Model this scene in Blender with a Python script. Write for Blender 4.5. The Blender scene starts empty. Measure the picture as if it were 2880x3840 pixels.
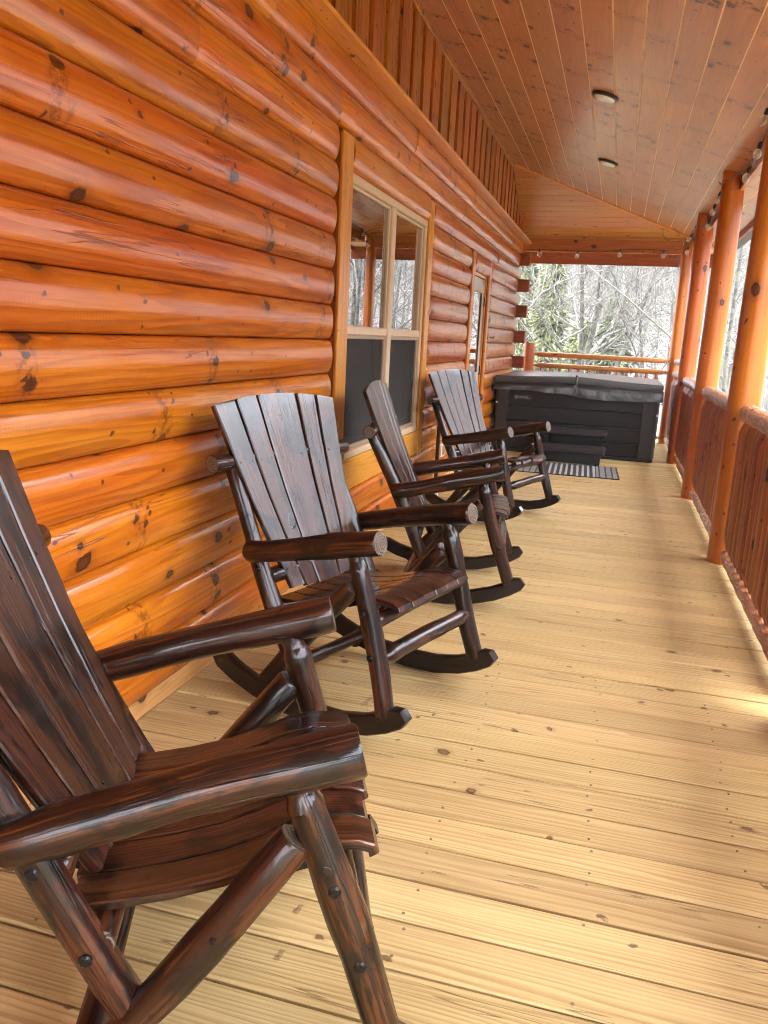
import bpy, math, random
from mathutils import Vector, Matrix
random.seed(7)
R = math.radians
sc = bpy.context.scene
C = sc.collection

# ------------------------------------------------------------------ camera
cam = bpy.data.cameras.new('camera')
co = bpy.data.objects.new('camera', cam)
C.objects.link(co)
cam.sensor_width = 36.0
cam.lens = 28.734
cam.clip_start = 0.05
cam.clip_end = 1000
RX = (0.96120, 0.10383, -0.25556); RY = (0.27148, -0.19189, 0.94312); RZ = (0.04888, -0.97591, -0.21263)
m = Matrix(((RX[0], -RX[1], -RX[2]), (RY[0], -RY[1], -RY[2]), (RZ[0], -RZ[1], -RZ[2]))).to_4x4()
m.translation = (0, 0, 1.35)
co.matrix_world = m
sc.camera = co
# ------------------------------------------------------------------ sky, sun, exposure
SUN_EL, SUN_AZ = R(82), R(80)     # azimuth clockwise from +Y
w = bpy.data.worlds.new('World'); sc.world = w; w.use_nodes = True
wt = w.node_tree
bg = wt.nodes['Background']
sky = wt.nodes.new('ShaderNodeTexSky'); sky.sky_type = 'NISHITA'; sky.sun_disc = False
sky.sun_elevation = SUN_EL; sky.sun_rotation = SUN_AZ
sky.air_density = 1.0; sky.dust_density = 4.0; sky.ozone_density = 1.0
hs = wt.nodes.new('ShaderNodeHueSaturation'); hs.inputs['Saturation'].default_value = 0.35
wt.links.new(sky.outputs[0], hs.inputs['Color']); wt.links.new(hs.outputs[0], bg.inputs[0])
bg.inputs[1].default_value = 0.15
sl = bpy.data.lights.new('sun', 'SUN'); sl.energy = .5; sl.angle = R(14); sl.color = (1, .96, .9)
so = bpy.data.objects.new('sun', sl); C.objects.link(so)
sd = Vector((math.sin(SUN_AZ) * math.cos(SUN_EL), math.cos(SUN_AZ) * math.cos(SUN_EL), math.sin(SUN_EL)))
so.rotation_euler = sd.to_track_quat('Z', 'Y').to_euler()
so.location = (8, -5, 12)
sc.view_settings.view_transform = 'Standard'
sc.view_settings.look = 'None'
sc.view_settings.gamma = 1
sc.view_settings.use_curve_mapping = False
sc.view_settings.exposure = 4.72
sc.render.engine = 'CYCLES'
sc.cycles.use_denoising = True
sc.cycles.filter_width = 1.0
sc.cycles.max_bounces = 10
sc.cycles.diffuse_bounces = 5
sc.cycles.glossy_bounces = 4
sc.cycles.transparent_max_bounces = 12
sc.cycles.caustics_reflective = False
sc.cycles.caustics_refractive = False
sc.cycles.sample_clamp_indirect = 8

# ------------------------------------------------------------------ helpers
def fix(n):
    return n
class MB:
    """collects lofts, prisms and tubes with metre UVs (u runs along the grain)"""
    def __init__(s):
        s.v = []; s.f = []; s.uv = []; s.sm = []; s.mi = []
    def face(s, idx, uvs, smooth=False, mi=0):
        s.f.append(idx); s.uv.append(uvs); s.sm.append(smooth); s.mi.append(mi)
    def loft(s, secs, closed=True, caps=(True, True), smooth=True, mi=0, capmi=None, uvo=None, u0=None):
        n = len(secs[0]); b = len(s.v)
        if uvo is None: uvo = (random.uniform(0, 60), random.uniform(0, 60))
        if capmi is None: capmi = mi
        for q in secs: s.v.extend([tuple(p) for p in q])
        cen = [sum((Vector(p) for p in q), Vector()) / n for q in secs]
        L = [0.0]
        for i in range(1, len(secs)): L.append(L[-1] + (cen[i] - cen[i-1]).length)
        big = max(secs, key=lambda q: (Vector(q[0]) - Vector(q[n//2])).length)
        P = [0.0]
        for j in range(n): P.append(P[-1] + (Vector(big[(j+1) % n]) - Vector(big[j])).length)
        m_ = n if closed else n - 1
        for i in range(len(secs) - 1):
            for j in range(m_):
                k = (j + 1) % n
                s.face((b+i*n+j, b+i*n+k, b+(i+1)*n+k, b+(i+1)*n+j),
                       ((uvo[0]+L[i], uvo[1]+P[j]), (uvo[0]+L[i], uvo[1]+P[j+1]), (uvo[0]+L[i+1], uvo[1]+P[j+1]), (uvo[0]+L[i+1], uvo[1]+P[j])), smooth, mi)
        for e, i in ((0, 0), (1, len(secs) - 1)):
            if not caps[e] : continue
            q = [Vector(p) for p in secs[i]]
            a = (cen[1] - cen[0]).normalized() if len(secs) > 1 else Vector((0, 0, 1))
            t1 = Vector((0, 0, 1)).cross(a)
            if t1.length < .1: t1 = Vector((1, 0, 0))
            t1.normalize(); t2 = a.cross(t1)
            uv = [((p - cen[i]).dot(t1), (p - cen[i]).dot(t2)) for p in q]
            idx = [b+i*n+j for j in range(n)]
            if e == 0: idx = idx[::-1]; uv = uv[::-1]
            s.face(tuple(idx), tuple(uv), False, capmi)
    def tube(s, pts, rad, n=10, caps=(True, True), mi=0, capmi=None, oval=1.0, wob=0.0, smooth=True, uvo=None):
        pts = [Vector(p) for p in pts]
        if not hasattr(rad, '__len__'): rad = [rad] * len(pts)
        secs = []; prev = None
        for i, p in enumerate(pts):
            t = (pts[min(i+1, len(pts)-1)] - pts[max(i-1, 0)]).normalized()
            if prev is None:
                a = Vector((0, 0, 1)) if abs(t.z) < .9 else Vector((1, 0, 0))
                prev = t.cross(a).normalized()
            x = (prev - t * prev.dot(t)).normalized(); prev = x; y = t.cross(x)
            q = []
            for j in range(n):
                an = 2 * math.pi * j / n
                r = rad[i] * (1 + wob * (math.sin(an * 2 + i * .9) * .5 + random.uniform(-.5, .5)))
                q.append(p + x * (math.cos(an) * r) + y * (math.sin(an) * r * oval))
            secs.append(q)
        s.loft(secs, True, caps, smooth, mi, capmi, uvo)
    def prism(s, p0, p1, wv, tv, ch=0.0, mi=0, capmi=None, uvo=None):
        """plank from p0 to p1 (axis of its section centre), wv/tv half-width and half-thickness vectors, chamfer ch"""
        p0, p1, wv, tv = Vector(p0), Vector(p1), Vector(wv), Vector(tv)
        if ch > 0:
            wl, tl = wv.length, tv.length
            a, b_ = max(1 - ch/wl, .05), max(1 - ch/tl, .05)
            cs = [(-1, -b_), (-a, -1), (a, -1), (1, -b_), (1, b_), (a, 1), (-a, 1), (-1, b_)]
        else:
            cs = [(-1, -1), (1, -1), (1, 1), (-1, 1)]
        if wv.cross(tv).dot(p1 - p0) < 0: cs = cs[::-1]
        s.loft([[p + wv*a + tv*b_ for a, b_ in cs] for p in (p0, p1)], True, (True, True), False, mi, capmi, uvo)
    def box(s, x0, x1, y0, y1, z0, z1, ax='y', ch=0.0, mi=0, uvo=None):
        c_ = Vector(((x0+x1)/2, (y0+y1)/2, (z0+z1)/2)); h = Vector(((x1-x0)/2, (y1-y0)/2, (z1-z0)/2))
        e = [Vector((h.x, 0, 0)), Vector((0, h.y, 0)), Vector((0, 0, h.z))]
        k = 'xyz'.index(ax); o = [i for i in range(3) if i != k]
        s.prism(c_ - e[k], c_ + e[k], e[o[0]], e[o[1]], ch, mi, None, uvo)
    def mesh(s, name, mats, sharp=40):
        me = bpy.data.meshes.new(name)
        me.from_pydata(s.v, [], s.f)
        ul = me.uv_layers.new(name='UVMap')
        flat = [c for u in s.uv for p in u for c in p]
        ul.data.foreach_set('uv', flat)
        me.polygons.foreach_set('use_smooth', s.sm)
        me.polygons.foreach_set('material_index', s.mi)
        for mt in mats: me.materials.append(mt)
        me.update()
        if any(s.sm) and sharp: me.set_sharp_from_angle(angle=R(sharp))
        return me
    def build(s, name, mats, parent=None, loc=None, sharp=40):
        if not isinstance(mats, (list, tuple)): mats = [mats]
        return link(name, s.mesh(name, mats, sharp), parent, loc)
def link(name, data, parent=None, loc=None):
    o = bpy.data.objects.new(name, data); C.objects.link(o)
    if parent: o.parent = parent
    if loc: o.location = loc
    return o
def tag(o, label=None, cat=None, group=None, kind=None):
    if label: o['label'] = label
    if cat: o['category'] = cat
    if group: o['group'] = group
    if kind: o['kind'] = kind
    return o
def empty(name, loc=(0, 0, 0), rot=(0, 0, 0)):
    o = bpy.data.objects.new(name, None); C.objects.link(o); o.location = loc; o.rotation_euler = rot
    o.empty_display_size = .1
    return o
def lerp(a, b, t): return a + (b - a) * t
def interp(tab, x):
    for (x0, y0), (x1, y1) in zip(tab, tab[1:]):
        if x <= x1: return lerp(y0, y1, (x - x0) / (x1 - x0) if x1 != x0 else 0)
    return tab[-1][1]

# ------------------------------------------------------------------ node helpers
class NT:
    def __init__(s, name):
        s.m = bpy.data.materials.new(name); s.m.use_nodes = True
        s.t = s.m.node_tree; s.t.nodes.clear()
        s.out = s.t.nodes.new('ShaderNodeOutputMaterial')
    def node(s, ty, **k):
        n = s.t.nodes.new(ty)
        for a, b in k.items(): setattr(n, a, b)
        return n
    def put(s, sock, v):
        if isinstance(v, bpy.types.NodeSocket): s.t.links.new(v, sock)
        elif isinstance(v, (tuple, list)):
            sock.default_value = tuple(v) + (1,) if len(v) == 3 and len(sock.default_value) == 4 else v
        else: sock.default_value = v
    def math(s, op, a, b=0.0, c=None, clamp=False):
        n = s.node('ShaderNodeMath', operation=op, use_clamp=clamp)
        s.put(n.inputs[0], a); s.put(n.inputs[1], b)
        if c is not None: s.put(n.inputs[2], c)
        return n.outputs[0]
    def step(s, v, a, b, lo=0.0, hi=1.0):
        n = s.node('ShaderNodeMapRange', interpolation_type='SMOOTHSTEP')
        for i, x in enumerate((v, a, b, lo, hi)): s.put(n.inputs[i], x)
        return n.outputs[0]
    def mix(s, f, a, b, mode='MIX'):
        n = s.node('ShaderNodeMix', data_type='RGBA', blend_type=mode)
        s.put(n.inputs[0], f); s.put(n.inputs[6], a); s.put(n.inputs[7], b)
        return n.outputs[2]
    def vec(s, x, y, z=0.0):
        n = s.node('ShaderNodeCombineXYZ')
        s.put(n.inputs[0], x); s.put(n.inputs[1], y); s.put(n.inputs[2], z)
        return n.outputs[0]
    def sep(s, v):
        n = s.node('ShaderNodeSeparateXYZ'); s.put(n.inputs[0], v); return n.outputs
    def noise(s, v, scale=1.0, detail=3.0, rough=.5, dist=0.0, col=False):
        n = s.node('ShaderNodeTexNoise')
        s.put(n.inputs['Vector'], v); n.inputs['Scale'].default_value = scale; n.inputs['Detail'].default_value = detail
        n.inputs['Roughness'].default_value = rough; n.inputs['Distortion'].default_value = dist
        return n.outputs[1 if col else 0]
    def voro(s, v, scale=1.0, feat='F1', rnd=1.0, dims='2D'):
        n = s.node('ShaderNodeTexVoronoi', feature=feat, voronoi_dimensions=dims)
        s.put(n.inputs['Vector'], v); n.inputs['Scale'].default_value = scale; n.inputs['Randomness'].default_value = rnd
        return n
    def bump(s, h, strength=.3, dist=.01, nrm=None):
        n = s.node('ShaderNodeBump'); n.inputs['Strength'].default_value = strength; n.inputs['Distance'].default_value = dist
        s.put(n.inputs['Height'], h)
        if nrm is not None: s.put(n.inputs['Normal'], nrm)
        return n.outputs[0]
    def bsdf(s, **k):
        n = s.node('ShaderNodeBsdfPrincipled')
        for a, b in k.items(): s.put(n.inputs[a.replace('_', ' ')], b)
        s.t.links.new(n.outputs[0], s.out.inputs[0])
        return n
    def rnd(s):
        return s.node('ShaderNodeObjectInfo').outputs['Random']
    def uv(s):
        return s.node('ShaderNodeTexCoord').outputs['UV']
    def obj(s):
        return s.node('ShaderNodeTexCoord').outputs['Object']

def plain(name, col, rough=.5, metal=0.0, var=.12, scale=20, bump=.0, **k):
    t = NT(name)
    n = t.noise(t.obj(), scale, 4)
    c_ = t.mix(t.math('MULTIPLY', n, 1.0), tuple(x*(1-var) for x in col), tuple(min(1, x*(1+var)) for x in col))
    kw = dict(Base_Color=c_, Roughness=t.math('MULTIPLY_ADD', n, .16, rough - .08), Metallic=metal, **k)
    if bump: kw['Normal'] = t.bump(n, bump, .004)
    t.bsdf(**kw)
    return t.m

def wood(name, ca, cb, cdark, knot=(3.0, .35, .07), kcol=(.03, .009, .004), rough=.4, coat=.6, coatr=.12, ring=.35, ringf=95.0,
         chatter=0.0, check=.5, bump=.25, whorl=0.0, streak=0.0, scol=(.3, .12, .03), var=.25, fine=.35, facets=0.0, spec=.12, cior=1.5, hue=.018):
    """u along the grain, v across, both in metres; every object and every piece gets its own part of the pattern"""
    t = NT(name)
    u, v, _ = t.sep(t.uv()); r = t.rnd()
    u = t.math('ADD', u, t.math('MULTIPLY', r, 91.0)); v = t.math('ADD', v, t.math('MULTIPLY', r, 37.0))
    # knots: sparse cells, wobbly outlines, a dark rim and a reddish halo
    wob = t.noise(t.vec(u, v), 26.0, 3)
    wob2 = t.math('SUBTRACT', wob, .5)
    ku = t.math('ADD', u, t.math('MULTIPLY', wob2, .05)); kv = t.math('ADD', v, t.math('MULTIPLY', wob2, .035))
    vo = t.voro(t.vec(t.math('MULTIPLY', ku, .75), kv), knot[0])
    d = vo.outputs['Distance']; cr = t.sep(vo.outputs['Color'])
    on = t.math('LESS_THAN', cr[0], knot[1])
    rad = t.math('MULTIPLY_ADD', cr[1], knot[2], knot[2] * .35)
    rel = t.math('DIVIDE', d, rad)
    core = t.math('MULTIPLY', t.step(rel, 1.08, .82), on)
    rim = t.math('MULTIPLY', t.math('MULTIPLY', t.step(rel, .62, .9), t.step(rel, 1.35, 1.0)), on)
    halo = t.math('MULTIPLY', t.step(rel, 3.0, .9), on)
    # small pin knots
    vo2 = t.voro(t.vec(t.math('MULTIPLY', ku, .8), kv), knot[0] * 2.6)
    c2 = t.sep(vo2.outputs['Color'])
    pin = t.math('MULTIPLY', t.step(vo2.outputs['Distance'], .10, .05), t.math('LESS_THAN', c2[0], knot[1] * .45))
    # growth rings as long bands, pushed aside by the knots
    slow = t.noise(t.vec(t.math('MULTIPLY', u, .42), t.math('MULTIPLY', v, 6.5)), 1.0, 2)
    vv = t.math('ADD', v, t.math('MULTIPLY', halo, .012))
    slow2 = t.noise(t.vec(t.math('MULTIPLY', u, 1.7), t.math('MULTIPLY', v, 24.0), 5.0), 1.0, 2)
    r3 = t.math('FRACT', t.math('MULTIPLY', r, 29.7))
    ph = t.math('MULTIPLY', vv, t.math('MULTIPLY_ADD', r3, ringf * .7, ringf * .45))
    ph = t.math('ADD', ph, t.math('ADD', t.math('MULTIPLY', slow, 30.0), t.math('MULTIPLY', slow2, 5.0)))
    saw = t.math('FRACT', t.math('MULTIPLY', ph, .32))
    ringm = t.math('MULTIPLY', t.step(saw, .25, .82), t.step(saw, 1.0, .93))
    ringm = t.math('MULTIPLY', ringm, t.step(t.noise(t.vec(t.math('MULTIPLY', u, .8), t.math('MULTIPLY', v, 14.0), 9.0), 1.0, 2), .25, .65, .35, 1.0))
    fib = t.noise(t.vec(t.math('MULTIPLY', u, 3.0), t.math('MULTIPLY', v, 150.0)), 1.0, 3, .6)
    patch = t.noise(t.vec(t.math('MULTIPLY', u, .9), t.math('MULTIPLY', v, 7.0)), 1.0, 4, .6)
    c0 = t.mix(t.step(patch, .3, .7), ca, cb)
    c0 = t.mix(t.math('MULTIPLY', ringm, ring), c0, cdark)
    c0 = t.mix(t.math('MULTIPLY', t.step(fib, .45, .75), fine), c0, cdark)
    if streak:
        sk = t.noise(t.vec(t.math('MULTIPLY', u, 2.2), t.math('MULTIPLY', v, 44.0)), 1.0, 5, .65, .8)
        c0 = t.mix(t.math('MULTIPLY', t.step(sk, .51, .58), streak), c0, scol)
        sk2 = t.noise(t.vec(t.math('MULTIPLY', u, 5.0), t.math('MULTIPLY', v, 9.0), 4.0), 1.0, 4, .6, .4)
        c0 = t.mix(t.math('MULTIPLY', t.step(sk2, .50, .58), .9), c0, (.005, .003, .002))
    if whorl:
        vw = t.node('ShaderNodeTexVoronoi', feature='F1', voronoi_dimensions='1D'); vw.inputs['Scale'].default_value = 1.25
        t.put(vw.inputs['W'], t.math('ADD', u, t.math('MULTIPLY', t.math('SUBTRACT', t.noise(t.vec(u, v), 9.0, 3), .5), .16)))
        wm = t.math('MULTIPLY', t.step(vw.outputs['Distance'], .085, .02), t.math('LESS_THAN', t.sep(vw.outputs['Color'])[0], whorl))
        wk = t.voro(t.vec(t.math('MULTIPLY', ku, .8), kv), 17.0); wc = t.sep(wk.outputs['Color'])
        wr = t.math('DIVIDE', wk.outputs['Distance'], t.math('MULTIPLY_ADD', wc[1], .26, .14))
        won = t.math('MULTIPLY', t.math('LESS_THAN', wc[0], .42), t.step(wm, .15, .4))
        won = t.math('MULTIPLY', won, t.step(wr, 1.25, .85))
        wn = t.noise(t.vec(u, v), 34.0, 4, .65)
        c0 = t.mix(t.math('MULTIPLY', t.math('MULTIPLY', wm, t.step(wn, .42, .60)), .6), c0, tuple(x * 2.2 for x in kcol))
        c0 = t.mix(t.math('MULTIPLY', won, .85), c0, tuple(x * 1.1 for x in kcol))
    c0 = t.mix(t.math('MULTIPLY', halo, .35), c0, tuple((a * .5 + b * .5) * .75 for a, b in zip(cdark, kcol)))
    c0 = t.mix(t.math('MULTIPLY', core, .82), c0, tuple(x * 1.7 for x in kcol))
    c0 = t.mix(t.math('MULTIPLY', rim, .8), c0, tuple(x * .5 for x in kcol))
    c0 = t.mix(t.math('MULTIPLY', pin, .8), c0, kcol)
    crk = t.noise(t.vec(t.math('MULTIPLY', u, .8), t.math('MULTIPLY', v, 26.0), t.math('MULTIPLY', r, 5.0)), 1.0, 2, .5)
    ck = t.math('MULTIPLY', t.step(t.math('ABSOLUTE', t.math('SUBTRACT', crk, .5)), .010, .002),
                t.step(t.noise(t.vec(t.math('MULTIPLY', u, 1.1), t.math('MULTIPLY', v, 6.0), 3.0), 1.0, 1), .5, .56))
    if check: c0 = t.mix(t.math('MULTIPLY', ck, check), c0, tuple(x * .4 for x in kcol))
    hv = t.node('ShaderNodeHueSaturation')
    t.put(hv.inputs['Color'], c0)
    r2 = t.math('FRACT', t.math('MULTIPLY', r, 17.31))
    t.put(hv.inputs['Value'], t.math('MULTIPLY_ADD', r2, var, 1 - var / 2))
    t.put(hv.inputs['Hue'], t.math('MULTIPLY_ADD', t.math('FRACT', t.math('MULTIPLY', r, 7.7)), hue, .5 - hue / 2))
    h = t.math('ADD', t.math('MULTIPLY', fib, .25), t.math('MULTIPLY', patch, .6))
    h = t.math('SUBTRACT', h, t.math('MULTIPLY', ck, 1.0 if check else 0.0))
    h = t.math('ADD', h, t.math('MULTIPLY', core, .35))
    if chatter:
        cm = t.step(t.noise(t.vec(t.math('MULTIPLY', u, 1.6), t.math('MULTIPLY', v, 7.0), 8.0), 1.0, 2), .42, .62)
        wv_ = t.math('SINE', t.math('ADD', t.math('MULTIPLY', u, 420.0), t.math('MULTIPLY', v, 60.0)))
        h = t.math('ADD', h, t.math('MULTIPLY', t.math('MULTIPLY', wv_, cm), chatter))
    if facets:
        fv = t.voro(t.vec(t.math('MULTIPLY', u, 1.0), t.math('MULTIPLY', v, 1.8)), 34.0)
        h = t.math('ADD', h, t.math('MULTIPLY', fv.outputs['Distance'], facets))
    nb = t.bump(h, bump, .004)
    t.bsdf(Base_Color=hv.outputs[0], Roughness=t.math('MULTIPLY_ADD', patch, .16, rough - .08), Coat_Weight=coat, Coat_Roughness=coatr,
           Normal=nb, Coat_Normal=nb, Specular_IOR_Level=spec, Coat_IOR=cior)
    return t.m

def endgrain(name, ca, cb, rough=.35, coat=.5, f=620.0):
    t = NT(name)
    x, y, _ = t.sep(t.uv())
    x = t.math('ADD', x, .009); y = t.math('ADD', y, .005)
    d = t.math('SQRT', t.math('ADD', t.math('MULTIPLY', x, x), t.math('MULTIPLY', y, y)))
    d = t.math('ADD', d, t.math('MULTIPLY', t.noise(t.vec(x, y), 45.0, 4), .022))
    s_ = t.math('SINE', t.math('MULTIPLY', d, f))
    n = t.noise(t.vec(x, y), 120.0, 3)
    c0 = t.mix(t.step(t.math('ADD', s_, t.math('MULTIPLY', n, .8)), .0, 1.2), ca, cb)
    an = t.math('ARCTAN2', y, x)
    crack = t.math('MULTIPLY', t.step(t.math('ABSOLUTE', t.math('SUBTRACT', an, -1.2)), .06, .02), t.step(d, .01, .02))
    c0 = t.mix(crack, c0, tuple(z * .15 for z in ca))
    t.bsdf(Base_Color=c0, Roughness=rough, Coat_Weight=coat, Coat_Roughness=.15, Normal=t.bump(t.math('ADD', s_, n), .5, .002))
    return t.m

M = {}
M['log'] = wood('lacquered_log', (.50, .112, .004), (.63, .205, .010), (.23, .038, .002), knot=(4.0, .34, .075), kcol=(.030, .007, .003), rough=.36,
                coat=.75, coatr=.12, ring=.5, ringf=75, chatter=.06, whorl=.45, bump=.35, var=.25, cior=1.55)
M['trim'] = wood('lacquered_trim', (.64, .25, .026), (.72, .32, .042), (.36, .09, .009), knot=(5, .3, .06), rough=.38, coat=.5, coatr=.2, ring=.3, var=.15)
M['trim_side'] = wood('rough_sawn_edge', (.36, .10, .02), (.30, .075, .014), (.16, .03, .008), knot=(5, .2, .05), rough=.55, coat=.2, coatr=.3, ring=.5, ringf=160)
M['band'] = wood('board_and_batten', (.36, .095, .009), (.48, .155, .018), (.13, .026, .004), knot=(6, .35, .06), rough=.45, coat=.45, coatr=.2, ring=.75, ringf=110, var=.4, chatter=.15)
M['ceil'] = wood('ceiling_pine', (.44, .18, .058), (.54, .24, .09), (.23, .076, .02), knot=(3.6, .5, .06), kcol=(.055, .018, .007), rough=.5, coat=.7, coatr=.25, ring=.25,
                 whorl=.9, bump=.2, var=.16, check=.0)
M['hip'] = wood('hip_pine', (.48, .18, .038), (.56, .235, .055), (.26, .07, .013), knot=(4, .45, .05), kcol=(.04, .012, .006), rough=.5, coat=.4, coatr=.28, ring=.3, var=.2)
M['groove'] = plain('bare_groove_lit_soffit', (.78, .52, .27), .6)
M['beam'] = wood('beam_pine', (.40, .105, .014), (.48, .15, .024), (.20, .038, .006), knot=(3.5, .5, .07), rough=.42, coat=.45, coatr=.2, ring=.3, var=.15)
M['fascia'] = wood('red_fascia', (.26, .055, .022), (.32, .08, .03), (.14, .03, .012), knot=(4, .2, .05), rough=.5, coat=.3, coatr=.3, ring=.4)
M['post'] = wood('lacquered_post', (.42, .092, .006), (.52, .15, .011), (.22, .043, .004), knot=(3.2, .30, .07), kcol=(.022, .007, .004), rough=.36, coat=.8, coatr=.2, ring=.3, ringf=70, var=.12, cior=1.6)
M['rail'] = wood('hewn_rail', (.32, .13, .055), (.42, .19, .085), (.18, .06, .025), knot=(4, .3, .07), rough=.3, coat=1.0, coatr=.12, ring=.25, facets=2.0, bump=.8, cior=1.7, var=.15)
M['rail_far'] = wood('far_rail', (.52, .21, .045), (.64, .30, .08), (.30, .09, .02), knot=(4, .4, .07), rough=.4, coat=.5, coatr=.2, ring=.3, facets=.5, bump=.3, var=.15)
M['baluster'] = wood('baluster_log', (.30, .088, .024), (.40, .135, .036), (.15, .036, .011), knot=(5, .5, .08), rough=.38, coat=.6, coatr=.2, ring=.4, ringf=120, facets=.4, bump=.4, var=.35)
M['deck'] = wood('deck_pine', (.45, .315, .135), (.52, .38, .175), (.22, .12, .042), knot=(3.2, .26, .032), kcol=(.085, .040, .018), rough=.5, coat=.12, coatr=.35, ring=.5, ringf=250,
                 check=.5, bump=.5, var=.24, fine=.42, hue=.006)
M['base'] = wood('base_board', (.52, .24, .08), (.60, .30, .11), (.34, .12, .035), knot=(3, .25, .06), rough=.5, coat=.2, coatr=.3, ring=.3, var=.1)
M['char'] = wood('torched_pine', (.010, .003, .0016), (.030, .009, .0035), (.003, .0016, .0012), knot=(5, .3, .09), kcol=(.006, .003, .002), rough=.4, coat=.55, coatr=.035,
                 ring=.6, ringf=220, streak=.75, scol=(.075, .022, .006), bump=.6, var=.3, check=.2)
M['slat'] = wood('torched_slat', (.030, .009, .004), (.078, .025, .010), (.0035, .0016, .0012), knot=(3, .25, .06), kcol=(.006, .003, .002), rough=.4, coat=.75, coatr=.06,
                 ring=.92, ringf=330, streak=.35, scol=(.10, .032, .010), bump=.7, var=.35, check=.3)
M['rocker'] = wood('dark_rocker', (.007, .0038, .003), (.012, .006, .004), (.004, .002, .0018), knot=(4, .15, .05), rough=.4, coat=.6, coatr=.06, ring=.4, bump=.3)
M['char_end'] = endgrain('torched_end_grain', (.04, .027, .018), (.13, .095, .062))
M['log_end'] = endgrain('log_end_grain', (.30, .07, .02), (.45, .14, .04), f=420)
M['bolt'] = plain('black_bolt', (.010, .0095, .009), .28, .6)
M['sash'] = plain('tan_vinyl_sash', (.60, .44, .27), .4, bump=.02)
M['sash2'] = plain('bronze_track', (.34, .24, .15), .4)
M['black'] = plain('black_plastic', (.007, .007, .0075), .45)
M['cord'] = plain('black_cord', (.012, .012, .012), .5)
M['white'] = plain('white_plastic', (.75, .74, .72), .4)
M['ring'] = plain('bronze_ring', (.035, .028, .024), .4, .3)
M['diff'] = plain('opal_diffuser', (.82, .80, .74), .3, Subsurface_Weight=.0)
M['iron'] = plain('dark_pipe', (.03, .025, .022), .4, .4)
M['nail'] = plain('rusty_nail', (.16, .11, .07), .6)

def glass_mat(name, tint, ior=1.5, rough=0.0, refl=1.0):
    t = NT(name)
    fr = t.node('ShaderNodeFresnel'); fr.inputs['IOR'].default_value = ior
    tr = t.node('ShaderNodeBsdfTransparent'); tr.inputs[0].default_value = tint + (1,)
    gl = t.node('ShaderNodeBsdfGlossy'); gl.inputs['Roughness'].default_value = rough
    nz = t.noise(t.obj(), 1.3, 1)
    t.t.links.new(t.bump(nz, .012, .02), gl.inputs['Normal'])
    mx = t.node('ShaderNodeMixShader')
    t.t.links.new(t.math('MULTIPLY', fr.outputs[0], refl, clamp=True), mx.inputs[0])
    t.t.links.new(tr.outputs[0], mx.inputs[1]); t.t.links.new(gl.outputs[0], mx.inputs[2])
    t.t.links.new(mx.outputs[0], t.out.inputs[0])
    return t.m
M['glass'] = glass_mat('window_glass', (.40, .41, .40), 1.9, .0, 2.3)
M['bulb'] = glass_mat('bulb_glass', (.97, .96, .94), 1.45, .0, .6)
_t = M['bulb'].node_tree; _o = [n for n in _t.nodes if n.type == 'OUTPUT_MATERIAL'][0]; _s = _o.inputs[0].links[0].from_socket
_d = _t.nodes.new('ShaderNodeBsdfDiffuse'); _d.inputs[0].default_value = (.85, .8, .7, 1); _m = _t.nodes.new('ShaderNodeMixShader'); _m.inputs[0].default_value = .16
_t.links.new(_s, _m.inputs[1]); _t.links.new(_d.outputs[0], _m.inputs[2]); _t.links.new(_m.outputs[0], _o.inputs[0])
def screen_mat():
    t = NT('insect_screen')
    u, v, _ = t.sep(t.obj())
    df = t.node('ShaderNodeBsdfDiffuse')
    n = t.noise(t.obj(), 60.0, 3)
    t.t.links.new(t.mix(n, (.055, .052, .047), (.078, .072, .065)), df.inputs[0])
    tr = t.node('ShaderNodeBsdfTransparent')
    mx = t.node('ShaderNodeMixShader'); mx.inputs[0].default_value = .62
    t.t.links.new(tr.outputs[0], mx.inputs[1]); t.t.links.new(df.outputs[0], mx.inputs[2])
    t.t.links.new(mx.outputs[0], t.out.inputs[0])
    return t.m
M['screen'] = screen_mat()
# ------------------------------------------------------------------ deck
Y0 = -4.0
deck = tag(empty('deck', (0, 0, 0)), kind='structure')
PITCH = .1515
dv = []
for i in range(5):
    b = MB()
    b.box(-1.47, .96, -.0730 + .0006*i, .0730 - .0006*i, -.034, 0, ax='x', ch=.005)
    dv.append(b.mesh('deck_board', [M['deck']]))
i = 0; y = 1.497 + PITCH/2 - PITCH*37
rb = random.Random(4)
board_y = []
while y < 12.75:
    o = link('deck_board', dv[i % 5], deck, (0, y + rb.uniform(-.0012, .0012), rb.uniform(-.0015, .001)))
    o.rotation_euler = (rb.uniform(-.004, .004), 0, 0)
    board_y.append(y); y += PITCH; i += 1
nb_ = MB()
for yy in board_y:
    if yy < .6: continue
    for k in range(-4, 3):
        for s in (-.042, .042):
            if rb.random() < .22: continue
            x_, y_ = .06 + .407*k + rb.uniform(-.012, .012), yy + s + rb.uniform(-.01, .01)
            if x_ > .93 or x_ < -1.44: continue
            nb_.tube([(x_, y_, -.002), (x_, y_, .0012)], .0040, 7, smooth=False)
nls = nb_.build('nails', M['nail'], deck); nls['kind'] = 'stuff'
b = MB(); b.box(.93, .965, Y0, 12.78, -.25, -.036, ax='y'); b.box(-1.47, .93, 12.745, 12.78, -.25, -.036, ax='x')
b.build('rim_board', M['base'], deck)
b = MB()
for k in range(-4, 3): b.box(.06+.407*k-.02, .06+.407*k+.02, Y0, 12.7, -.25, -.036, ax='y')
b.build('joists', M['base'], deck)
# faint lumber stamps printed on the boards near the first chair

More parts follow.
